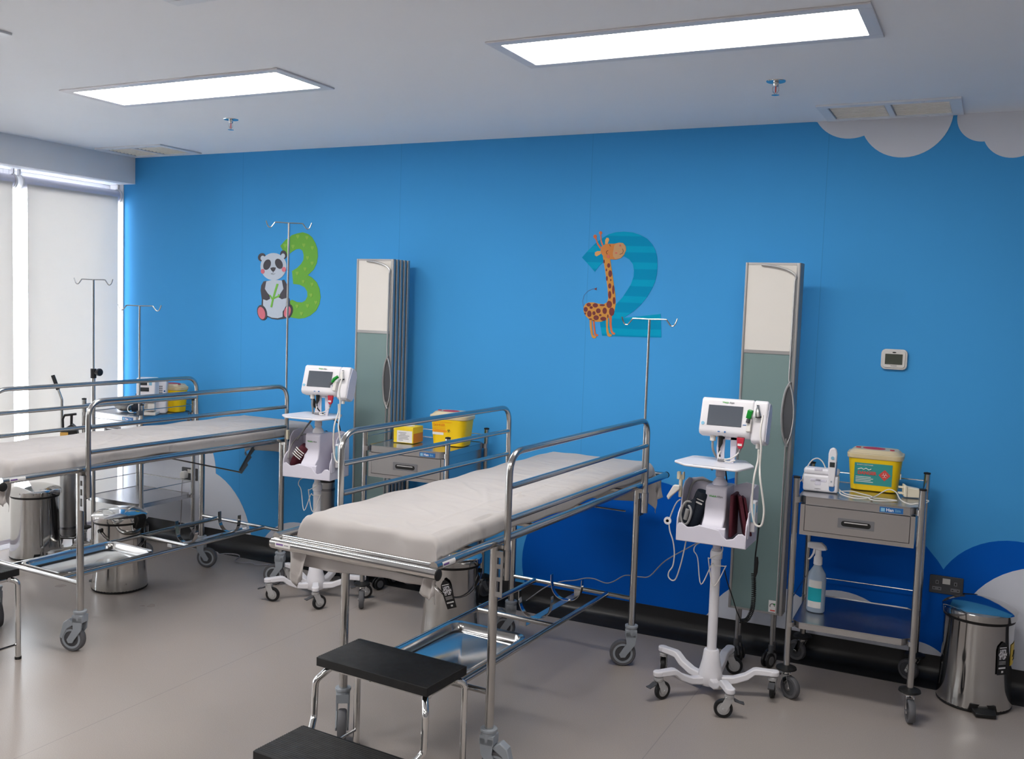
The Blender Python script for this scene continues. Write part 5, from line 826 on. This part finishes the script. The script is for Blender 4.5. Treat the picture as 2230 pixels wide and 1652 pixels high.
    if n == 0:
        m = MB(); m.M = Q @ Matrix.Translation((.076, -.062, .095)) @ Matrix.Rotation(R_(14), 4, 'Y') @ Matrix.Rotation(R_(25), 4, 'X'); m.box(-.011, .011, -.009, .013, -.018, .020); obj('green_plug', m, 'green', h, bevel=.003)
        m = MB(); m.M = Q; m.disc((.073, -.064, .066), (.2, -.2, 1), .0085, .018, 16); obj('plug_base', m, 'dgrey', h, bevel=.002)
    else:
        m = MB(); m.M = Q; m.tube([(.060, -.06, .068), (.072, -.064, .085), (.092, -.060, .103)], [.008, .010, .009], 14); obj('green_plug', m, 'green', h); m = MB(); m.M = Q; m.disc((.056, -.06, .060), (.8, 0, .6), .008, .014, 14); obj('plug_base', m, 'dgrey', h, bevel=.002)
    m = MB(); m.M = Q; m.tube([(.104, -.036, .140), (.106, -.050, .125), (.110, -.052, .104), (.112, -.048, .092)], [.005, .0075, .012, .0125], 16); obj('temperature_probe', m, 'alu' if n == 0 else 'white2', h)
    m = MB(); m.M = Q; m.tube([(.112, -.047, .092), (.1125, -.0465, .088)], .0132, 16); m.disc((.103, -.037, .1425), (0, -.3, 1), .0055, .004, 12); obj('probe_seal', m, 'rubber', h)
    # bracket under the monitor
    m = MB(); m.M = Matrix.Translation((.022, 0, 0)); 
    m.prism([(-.042, 1.045), (-.048, 1.110), (-.045, 1.172), (-.010, 1.172), (-.012, 1.090), (-.010, 1.045)], .008, .016, XZ); m.prism([(.016, 1.045), (.014, 1.090), (.012, 1.172), (.044, 1.172), (.040, 1.090), (.030, 1.045)], .008, .016, XZ); m.box(-.042, .042, .008, .016, 1.150, 1.180); m.box(-.045, .045, -.01, .03, 1.168, 1.176); obj('monitor_bracket', m, 'lilac', t, bevel=.002)
    # plugs under the monitor and their leads
    PT = Matrix.Translation((.040, 0, 0))
    m = MB(); m.M = PT; m.disc((-.082, .0, 1.155), (0, 0, 1), .013, .026, 18); obj('hose_connector', m, 'white2', t, bevel=.002)
    m = MB(); m.M = PT; m.tube(smooth([(-.082, .0, 1.145), (-.081, .0, 1.11), (-.072, .02, 1.075), (-.060, .045, 1.045), (-.10, .075, 1.00)] if n == 0 else [(-.082, .0, 1.145), (-.084, .0, 1.11), (-.092, .02, 1.075), (-.110, .045, 1.02), (-.145, .02, .96), (-.16, -.03, .90)], 5), .0055, 10); obj('pressure_hose', m, 'hose', t)
    m = MB(); m.M = PT; m.tube([(-.045, -.005, 1.165), (-.045, -.005, 1.135), (-.050, -.005, 1.115)], [.011, .010, .005], 12); obj('mains_connector', m, 'black', t)
    m = MB(); m.M = PT; m.tube(smooth([(-.050, -.005, 1.118), (-.050, 0, 1.085), (-.045, .03, 1.055), (-.038, .08, 1.00), (-.03, .095, .93)] if n == 0 else [(-.050, -.005, 1.118), (-.045, 0, 1.085), (-.025, .03, 1.055), (.02, .11, 1.00), (.045, .11, .93)], 5), .0035, 8); obj('mains_lead', m, 'rubber', t)
    m = MB(); m.M = PT; m.prism([(.028, 1.168), (.062, 1.168), (.060, 1.150), (.056, 1.128), (.048, 1.118), (.040, 1.118), (.032, 1.128), (.030, 1.150)], -.020, -.006, XZ); o = obj('red_connector', m, 'redplastic', t, bevel=.002); obj('label', MB().box(.074, .093, -.0212, -.0200, 1.132, 1.142), 'paper', o)
    m = MB(); m.M = PT; m.tube(smooth([(.044, -.012, 1.12), (.036, -.012, 1.098), (.010, -.02, 1.075), (-.03, -.025, 1.066), (-.048, -.022, 1.075), (-.044, -.01, 1.10)], 5), .0032, 8); m.tube(smooth([(-.03, -.028, 1.066), (.0, -.03, 1.058), (.03, -.03, 1.070)], 5), .003, 8); obj('sensor_lead', m, 'cable', t)
    m = MB(); m.M = PT; m.tube([(.048, -.012, 1.122), (.040, -.012, 1.102)], .0042, 8); m.tube([(-.048, -.026, 1.062), (-.020, -.028, 1.062)], .007, 8); obj('lead_tie', m, 'greyprint', t)
    # probe lead hanging down the right side
    P = [(x+1.055, y+.738, z) for x, z in D['c_temp'] for y in (-.83,)]
    P = [(p[0]-.004, -.060 if i == 0 else (-.085 if p[2] > 1.05 else -.115), p[2]) for i, p in enumerate(P)]
    obj('probe_lead', MB().tube(smooth(P, 5), .0044, 10), 'white2', t)
    m = MB(); m.disc((.158, .0, 1.14), (0, 0, 1), .010, .03, 14); obj('probe_well', m, 'white2', t, bevel=.002)
    # side holder, cuffs
    m = MB(); m.box(.157, .178, -.075, -.030, .770, .905); obj('probe_cover_box', m, 'white', t, bevel=.004); m = MB(); m.box(.160, .174, -.0765, -.0745, .815, .895); m.box(.1780, .1786, -.062, -.040, .855, .885); obj('cover_box_label', m, 'lightblue', t)
    m = MB(); m.box(.155, .160, -.11, -.08, .745, .86); obj('holder_clip', m, 'lilac', t, bevel=.002)
    if n == 0:
        m = MB(); m.M = Matrix.Translation((-.085, -.035, .835)) @ Matrix.Rotation(R_(18), 4, 'Y'); m.lathe([(.012, -.085), (.030, -.085), (.033, -.06), (.034, .07), (.031, .085), (.012, .085)], 24, sy=1.15); m.prism([(-.050, -.11), (-.010, -.10), (.0, -.02), (-.015, .06), (-.045, .02)], -.05, -.035, XZ); obj('navy_cuff', m, 'cuff_navy', t, bevel=.003)
        m = MB(); m.M = Matrix.Translation((-.085, -.035, .835)) @ Matrix.Rotation(R_(18), 4, 'Y'); m.box(-.018, .02, -.0405, -.0375, .050, .054); m.box(-.02, .018, -.0415, -.0385, .034, .041); obj('cuff_print', m, 'paper', t)
        P = [(-.045, .055, .945), (-.10, .05, .952), (-.132, .03, .935), (-.140, .0, .88), (-.138, -.04, .84), (-.115, -.08, .855), (-.098, -.095, .83), (-.11, -.10, .780), (-.135, -.095, .775), (-.146, -.09, .82), (-.128, -.085, .868), (-.100, -.08, .872)]
        obj('coiled_hose', MB().tube(smooth(P, 5), .0052, 10), 'hose', t); m = MB(); m.disc((-.120, -.088, .815), (.2, 0, 1), .010, .05, 14); obj('hose_end', m, 'hose', t, bevel=.002)
        m = MB(); m.box(.068, .084, -.085, .02, .735, .925); m.M = Matrix.Translation((.105, -.02, .845)) @ Matrix.Rotation(R_(-12), 4, 'Y') @ Matrix.Rotation(R_(20), 4, 'Z'); m.box(-.008, .008, -.065, .04, -.105, .075); m.box(.012, .024, -.060, .03, -.105, .065); m.M = None; obj('burgundy_cuff', m, 'cuff_red', t, bevel=.006, seg=3)
        m = MB(); m.box(-.166, -.153, -.075, -.055, .885, .985); m.box(-.175, -.160, -.08, -.06, .965, 1.000); m.box(-.150, -.143, -.08, -.06, .965, 1.000); obj('sensor_clip_holder', m, 'cream', t, bevel=.003)
        m = MB(); m.prism([(-.205, .870), (-.195, .885), (-.155, .925), (-.158, .940), (-.185, .940), (-.215, .885)], -.095, -.070, XZ); obj('finger_sensor', m, 'white2', t, bevel=.004)
    else:
        m = MB(); m.M = Matrix.Translation((-.085, -.045, .815)) @ Matrix.Rotation(R_(35), 4, 'Y'); m.lathe([(.010, -.07), (.028, -.07), (.034, -.04), (.034, .05), (.028, .07), (.010, .07)], 24, sy=1.2); obj('burgundy_cuff', m, 'cuff_red', t)
        m = MB(); m.M = Matrix.Translation((-.075, -.085, .835)) @ Matrix.Rotation(R_(35), 4, 'Y')
        for i in range(4): m.tube([(-.03, 0, .02-.014*i), (0, -.012, .024-.014*i), (.03, 0, .02-.014*i)], .003, 6)
        obj('cuff_print', m, 'paper', t)
        obj('coiled_hose', MB().tube(smooth([(-.045, .055, .90), (-.10, .02, .93), (-.140, -.02, .90), (-.150, -.06, .85), (-.146, -.08, .80)], 5), .0050, 10), 'hose', t)
        m = MB(); m.box(-.166, -.153, -.075, -.055, .905, .96); obj('sensor_clip_holder', m, 'cream', t, bevel=.003)
    return t
st2 = monitor_stand(-1.055, -.738, R_(0), 'white monitor stand on star base between front bed and right privacy screen', 0, R_(1))
st3 = monitor_stand(-3.430, -.545, R_(6), 'white monitor stand on star base between the two beds', 1, R_(2), 308)
def wall_path(P, ys):
    n = len(P); return [(x, ys[0]+(ys[1]-ys[0])*i/(n-1), z) for i, (x, z) in enumerate(P)]
def basket_cords(t, wires):
    pass
def lead(name, P, r, m, label, parent=None):
    o = obj(name, MB().tube(smooth(P, 5), r, 8), m, parent)
    if parent is None: tag(o, label, 'cord')
    return o
L2 = lambda P, y: [(x+1.055, y+.738, z) for x, z in P]
lead('sensor_lead', L2(D['c_spo2'], -.78), .0030, 'cable', '', st2)
m = MB(); m.lathe([(.007, -.004), (.017, -.004), (.018, 0), (.017, .004), (.007, .004), (.007, -.004)], 20, (-.219, -.042, .765), 'y'); obj('lead_clip', m, 'white', st2)
lead('wire_hanger', L2(D['c_wire'], -.80), .0024, 'cable', '', st2)
lead('wire_hanger', [(a, b, c) for a, b, c in L2(D['c_wire'], -.80)], .0024, 'cable', '', st3)
P = L2(D['c_black'], -.6); lead('power_lead', P, .0034, 'rubber', '', st2); m = MB(); m.tube([(.1615, .092, .625), (.160, .092, .600), (.158, .092, .555), (.156, .092, .53)], [.004, .009, .009, .004], 12); obj('lead_adapter', m, 'rubber', st2)
# coiled part of the black lead
P = smooth(L2(D['c_coil'], -.6), 40); m = MB(); hx = []
for i, p in enumerate(P):
    tn = (Vector(P[min(i+1, len(P)-1)])-Vector(P[max(i-1, 0)])).normalized(); a = Vector((0, 1, 0)); b = tn.cross(a); ph = i*1.05; hx.append(tuple(Vector(p)+(a*math.cos(ph)+b*math.sin(ph))*.0085))
m.tube(hx, .0026, 6); obj('coiled_lead', m, 'rubber', st2)
lead('thin_lead', L2(D['c_thin'], -.6), .0026, 'rubber', '', st2)
lead('floor_cord', [(-1.115, -.66, .70), (-1.16, -.60, .655), (-1.25, -.50, .585), (-1.40, -.38, .47), (-1.50, -.30, .36), (-1.56, -.28, .34), (-1.66, -.22, .318), (-1.74, -.18, .262), (-1.80, -.14, .235), (-1.88, -.10, .235), (-1.95, -.06, .218), (-2.02, -.04, .190), (-2.10, -.04, .17), (-2.20, -.03, .12), (-2.32, -.03, .02)], .0030, 'cablegrey', 'grey cord running from the right monitor stand down along the blue wall')
# ---------------------------------------------------------------- folded privacy screens
def privacy_screen(x, y, label, thick, n, sticker):
    """x, y = front left corner on the floor"""
    t = thing('privacy_screen', label, 'privacy screen', (x, y, 0), 0, 'folded privacy screens on wheels')
    W_, z0, z1, zm = .262, .262, 1.955, 1.530; step = thick/n
    for i in range(n):
        ya = i*step; yb = ya+step*.72; m = MB(); e = .011
        m.prism(rrect(.013, yb-ya, .004, 3, .0065, (ya+yb)/2), z0, z1, XY); m.prism(rrect(.022, yb-ya, .008, 4, W_-.011, (ya+yb)/2), z0, z1, XY)
        m.box(.013, W_-.02, ya+.002, yb-.002, z1-.010, z1); m.box(.013, W_-.02, ya+.002, yb-.002, z0, z0+.010); m.box(.013, W_-.02, ya+.002, yb-.002, zm-.008, zm+.008); fr = obj('panel_frame', m, 'alu', t)
        obj('upper_panel', MB().box(.013, W_-.02, ya+.005, yb-.004, zm+.008, z1-.010), 'lightpanel', fr); obj('lower_panel', MB().box(.013, W_-.02, ya+.005, yb-.004, z0+.010, zm-.008), 'glasspanel', fr)
    # front frame with the bowed edge and hand grip
    m = MB(); yq = -.006
    m.tube([(W_*(.30+.62*math.sin(PI/2*i/10)**1.0), yq, z1-.012-.060*(i/10)**1.6) for i in range(11)]+[(W_-.024, yq, z1-.085), (W_-.026, yq, zm)], .0055, 8); 
    P = [(W_-.026, yq, zm), (W_-.027, yq, 1.42), (W_-.022, yq, 1.385), (W_-.006, yq, 1.33), (W_+.004, yq, 1.24), (W_-.004, yq, 1.15), (W_-.022, yq, 1.09), (W_-.027, yq, 1.06), (W_-.027, yq, z0+.01)]; m.tube(smooth(P, 5), .0045, 8); obj('edge_rail', m, 'alu', t)
    m = MB(); P = [(W_-.020, yq, 1.395), (W_-.042, yq, 1.34), (W_-.052, yq, 1.24), (W_-.042, yq, 1.14), (W_-.020, yq, 1.085)]; m.tube(smooth(P, 5), .0062, 10); gp = obj('grip', m, 'alu', t)
    m = MB(); m.prism([(p[0], p[2]) for p in smooth([(W_-.024, 0, 1.375), (W_-.040, 0, 1.33), (W_-.047, 0, 1.24), (W_-.040, 0, 1.15), (W_-.024, 0, 1.105)], 4)]+[(p[0], p[2]) for p in smooth([(W_-.020, 0, 1.115), (W_-.008, 0, 1.16), (W_-.003, 0, 1.24), (W_-.008, 0, 1.33), (W_-.020, 0, 1.370)], 4)], -.004, -.002, XZ); obj('grip_recess', m, 'dgrey', t)
    for px, py in ((.045, .02), (.215, .02), (.045, thick-.02), (.215, thick-.02)):
        obj('foot_post', MB().tube([(px, py, .095), (px, py, z0)], .0085, 12), 'alu', t); caster(t, px, py, .105, .036, .040, R_(-60 if px < .1 else -110), 'screen')
    if sticker:
        o = obj('maker_label', MB().box(.196, .232, -.0012, .0002, z0+.012, z0+.070), 'paper', t); m = MB(); P = [(.214+.011*math.cos(u), -.0016, z0+.042+.012*math.sin(u)) for u in [i*.5 for i in range(11)]]; m.tube(P[:8], .0018, 6); obj('logo', m, 'dgrey', o)
        obj('logo', MB().box(.205, .228, -.002, -.0012, z0+.018, z0+.024), 'red', o); obj('logo', MB().box(.218, .228, -.002, -.0012, z0+.050, z0+.056), 'green', o)
    return t
privacy_screen(-1.098, -.285, 'folded grey-green privacy screen on wheels behind the right monitor stand', .095, 3, True)
privacy_screen(-3.398, -.255, 'folded grey-green privacy screen on wheels beside the number three print', .19, 5, False)
# ---------------------------------------------------------------- step stools
def stool(x, y, rz, label):
    t = thing('step_stool', label, 'step stool', (x, y, 0), rz, 'black two-step stools with chrome legs')
    def step(cy, z, nm):
        m = MB(); n = 22; w, d, th = .49, .243, .032; P = [(-d/2, -th), (d/2, -th), (d/2, 0)]
        for i in range(n): 
            a = d/2-.008-(d-.016)*i/n; q = (d-.016)/n; P += [(a, 0), (a-q*.25, .0016), (a-q*.65, .0016), (a-q*.9, 0)]
        P += [(-d/2, 0)]; m.prism(P, -w/2, w/2, lambda u, v, w_: (w_, cy+u, z+v)); obj(nm, m, 'rubber', t, bevel=.0035)
    step(0, .425, 'top_step'); step(-.305, .195, 'lower_step')
    for s in (-1, 1):
        X = s*.232; r = .0125
        P = fil([(X+s*.012, .112, 0.004), (X+s*.012, .112, .368), (X-s*.02, .085, .380), (X-s*.02, -.085, .380), (X+s*.012, -.125, .340), (X+s*.012, -.130, .205), (X-s*.02, -.19, .151), (X-s*.02, -.38, .149), (X+s*.004, -.425, .120), (X+s*.004, -.425, .004)], .035, 6)
        obj('side_frame', MB().tube(P, r, 16), 'chrome', t)
        m = MB(); m.tube([(X+s*.012, .112, .0), (X+s*.012, .112, .012)], .0145, 12); m.tube([(X+s*.004, -.425, .0), (X+s*.004, -.425, .012)], .0145, 12); obj('foot', m, 'rubber', t)
    for q0, q1, q2 in ((-.080, .380, .010), (.08, .380, .010), (-.23, .151, .009)): obj('cross_rod', MB().tube([(-.23, q0, q1), (.23, q0, q1)], q2, 10), 'chrome', t)
    for s in (-1, 1): obj('side_rod', MB().tube([(s*.244, .11, .070), (s*.238, -.42, .070)], .006, 8), 'chrome', t)
    return t
stool(-1.862, -2.118, R_(-4), 'black two-step stool under the near end of the front bed')
stool(-4.205, -2.17, R_(0), 'black step stool cut off by the left edge, beside the rear bed')
# ---------------------------------------------------------------- wall fittings
def thermostat():
    t = thing('wall_thermostat', 'small white wall thermostat with grey display to the right of the privacy screen', 'thermostat', (-.429, -.001, 1.515))
    m = MB(); m.prism(rrect(.118, .098, .022, 6), 0, -.016, XZ); obj('housing', m, 'white2', t, bevel=.004, seg=3)
    m = MB(); m.prism(rrect(.100, .080, .012, 5), -.0155, -.0200, XZ); obj('face_plate', m, 'white2', t, bevel=.002)
    obj('display', MB().box(-.040, .038, -.0212, -.0195, -.024, .026), 'lcd', t); m = MB(); m.lathe([(.0, -.0208), (.009, -.0206), (.009, -.0195)], 16, (0, 0, .0335), 'y', sy=.35); obj('logo', m, 'green' if False else 'rubber', t)
    obj('button_strip', MB().box(-.014, .014, -.0206, -.0196, -.032, -.029), 'greyprint', t)
thermostat()
def socket(x, z, label, plug=False):
    t = thing('wall_socket', label, 'wall socket', (x, -.002, z), 0, 'dark double wall sockets')
    m = MB(); m.prism(rrect(.146, .086, .005, 3), 0, -.007, XZ); obj('face_plate', m, 'dgrey', t, bevel=.002)
    for s in (-1, 1):
        cx = s*.040; m = MB(); m.box(cx-.007, cx+.007, -.0082, -.0068, .002, .020); m.box(cx-.020, cx+.020, -.0082, -.0068, -.027, -.011); o = obj('socket_insert', m, 'greyprint', t, bevel=.001)
        m = MB(); m.box(cx-.0025, cx+.0025, -.0090, -.0080, .006, .016); m.box(cx-.015, cx-.008, -.0090, -.0080, -.021, -.017); m.box(cx+.008, cx+.015, -.0090, -.0080, -.021, -.017); obj('pin_hole', m, 'rubber', o)
    m = MB(); m.box(-.0165, .0165, -.0095, -.0065, .006, .032); m.box(-.0006, .0006, -.0100, -.0094, .006, .032); obj('switch', m, 'white2', t, bevel=.0015)
    return t
socket(-.136, .459, 'dark double socket on the blue wall above the right bin')
socket(-4.955, .468, 'dark double socket behind the rear bed with a white plug in it')
p = thing('power_plug', 'white plug pushed into the socket behind the rear bed', 'plug', (-4.985, -.012, .462)); m = MB(); m.prism([(-.022, -.024), (.022, -.024), (.024, .010), (.012, .026), (-.012, .026), (-.024, .010)], 0, -.036, XZ); obj('body', m, 'greyprint' if False else 'white2', p, bevel=.004)
lead('floor_cord', [(-4.985, -.04, .436), (-4.984, -.05, .38), (-4.975, -.06, .28), (-4.96, -.08, .16), (-4.93, -.12, .05), (-4.86, -.16, .010), (-4.70, -.19, .010), (-4.55, -.17, .010), (-4.50, -.20, .009), (-4.47, -.165, .009), (-4.40, -.14, .009), (-4.345, -.17, .009), (-4.30, -.26, .008), (-4.24, -.27, .008), (-4.17, -.24, .008), (-4.12, -.26, .008), (-4.05, -.20, .010), (-3.95, -.12, .012)], .0032, 'cablegrey', 'grey cord from the plug trailing over the floor behind the rear bed')
# ---------------------------------------------------------------- oxygen cylinders on trolleys
def cylinder(x, y, rz, label, body, top, lab):
    t = thing('oxygen_cylinder', label, 'gas cylinder', (x, y, 0), rz, 'gas cylinders on handle trolleys')
    obj('cylinder', MB().lathe([(.0, .075), (.042, .077), (.049, .090), (.049, .60)], 36), body, t)
    obj('shoulder', MB().lathe([(.049, .60), (.0492, .64), (.044, .68), (.028, .715), (.016, .725), (.014, .745)], 36), top, t)
    m = MB(); m.lathe([(.0500, .548), (.0510, .549), (.0510, .562), (.0500, .563)], 36); m.lathe([(.0500, .125), (.0510, .126), (.0510, .140), (.0500, .141)], 36); obj('strap', m, 'dark_steel', t)
    m = MB(); m.disc((0, 0, .765), (0, 0, 1), .020, .05, 16); m.tube([(-.03, 0, .79), (-.032, 0, .86), (-.020, 0, .885), (.055, 0, .895)], .0085, 8); m.tube([(.022, 0, .79), (.024, 0, .885)], .009, 8); m.prism([(-.040, .785), (.030, .83), (.060, .80), (.066, .755), (.020, .74), (-.03, .74)], -.022, .022, XZ); obj('valve_guard', m, 'black', t, bevel=.004)
    obj('label', MB().lathe([(.0495, .64), (.0500, .64), (.0500, .69), (.0495, .69)], 24) if False else MB().box(-.040, .010, -.030, -.028, .735, .775), lab, t)
    m = MB(); m.tube(fil([(-.052, .05, .06), (-.052, .05, .985), (-.085, .055, 1.075)], .05, 6), .0085, 12); obj('trolley_frame', m, 'steel', t)
    m = MB(); m.tube([(-.0765, .0535, 1.050), (-.112, .060, 1.145)], .0125, 14); obj('handle_grip', m, 'black', t)
    m = MB(); m.box(-.055, .055, -.050, .055, .060, .074); m.box(-.055, .055, .045, .055, .074, .14); obj('trolley_plate', m, 'steel', t, bevel=.003)
    for s in (-1, 1):
        m = MB(); m.disc((s*.062, .04, .045), (1, 0, 0), .045, .016, 24); obj('wheel', m, 'rubber', t, bevel=.003)
    m = MB(); m.tube([(-.045, -.04, .0), (-.045, -.04, .06)], .006, 8); m.tube([(.045, -.04, .0), (.045, -.04, .06)], .006, 8); m.tube([(-.06, .04, .045), (.06, .04, .045)], .006, 8); obj('trolley_foot', m, 'steel', t)
    return t
cylinder(-5.478, -.575, R_(35), 'silver gas cylinder on a trolley with black handle in front of the white blind', 'alu', 'alu', 'tan')
cylinder(-3.600, -.235, R_(35), 'grey gas cylinder with black shoulder behind the left monitor stand', 'alu', 'black', 'greenprint')
# ---------------------------------------------------------------- devices on the cart by the window
def devices():
    px, py = -4.868, -.508
    t = thing('iv_pole', 'short drip pole rising from the cart by the window', 'iv pole', (px, py-.022, .93), 0, 'iv drip poles'); obj('pole', MB().tube([(0, 0, 0), (0, 0, .70)], .0062, 12), 'steel', t); iv_hooks(t, 0, 0, .70, R_(38))
    m = MB(); m.box(-.012, .012, -.012, .024, .0, .03); obj('clamp', m, 'dgrey', t, bevel=.002)
    t = thing('infusion_pump', 'white pump with two small dark displays on the cart by the window', 'infusion pump', (-4.93, -.392, .9175), R_(32))
    m = MB(); m.box(-.070, .050, -.05, .05, .095, .245); obj('housing', m, 'white', t, bevel=.010, seg=3)
    m = MB(); m.box(-.052, .0, -.0515, -.0495, .198, .220); m.box(-.052, .012, -.0515, -.0495, .158, .184); obj('display', m, 'darklcd', t)
    m = MB(); m.box(.012, .030, -.0515, -.0495, .198, .22); obj('keypad', m, 'lightblue', t)
    m = MB(); m.box(-.05, .05, -.04, .07, .0, .020); m.box(-.03, .03, .0, .05, .020, .096); m.disc((-.035, -.03, .055), (0, 1, 0), .018, .05, 16); m.box(.0, .045, -.045, -.01, .030, .075); obj('stand_block', m, 'white2', t, bevel=.004)
    t = thing('patient_monitor', 'pale grey box with keypad on the cart by the window, next to the pump', 'medical device', (-4.995, -.278, .9175), R_(40))
    m = MB(); m.box(-.005, .075, -.06, .06, .0, .225); obj('housing', m, 'white', t, bevel=.012, seg=3)
    m = MB(); 
    for i in range(5): 
        for j in range(3): m.box(.020+j*.011, .028+j*.011, -.0615, -.0595, .120+i*.014, .130+i*.014)
    obj('keypad', m, 'greyprint', t); m = MB(); m.box(.058, .068, -.0615, -.0595, .145, .155); obj('button', m, 'blueprint', t)
    t = thing('kidney_bowl', 'steel bowl on the cart by the window', 'bowl', (-5.22, -.33, .9175), 0)
    m = MB(); m.lathe([(.0, .001), (.035, .001), (.062, .020), (.078, .050), (.082, .054), (.080, .056), (.075, .051), (.058, .022), (.032, .004), (.0, .004)], 32); obj('bowl', m, 'mirror_steel', t)
    t = thing('pressure_cuff', 'rolled black cuff with grey hose beside the steel bowl', 'blood pressure cuff', (-5.085, -.335, .9175), R_(10)); m = MB(); m.disc((0, 0, .030), (1, .4, 0), .029, .09, 20); obj('roll', m, 'cuff_navy', t, bevel=.004); m = MB(); m.tube(smooth([(-.02, -.035, .055), (-.035, -.06, .045), (-.035, -.07, .02), (-.015, -.075, .006), (.01, -.07, .006)], 5), .0035, 8); obj('hose', m, 'cable', t)
devices()
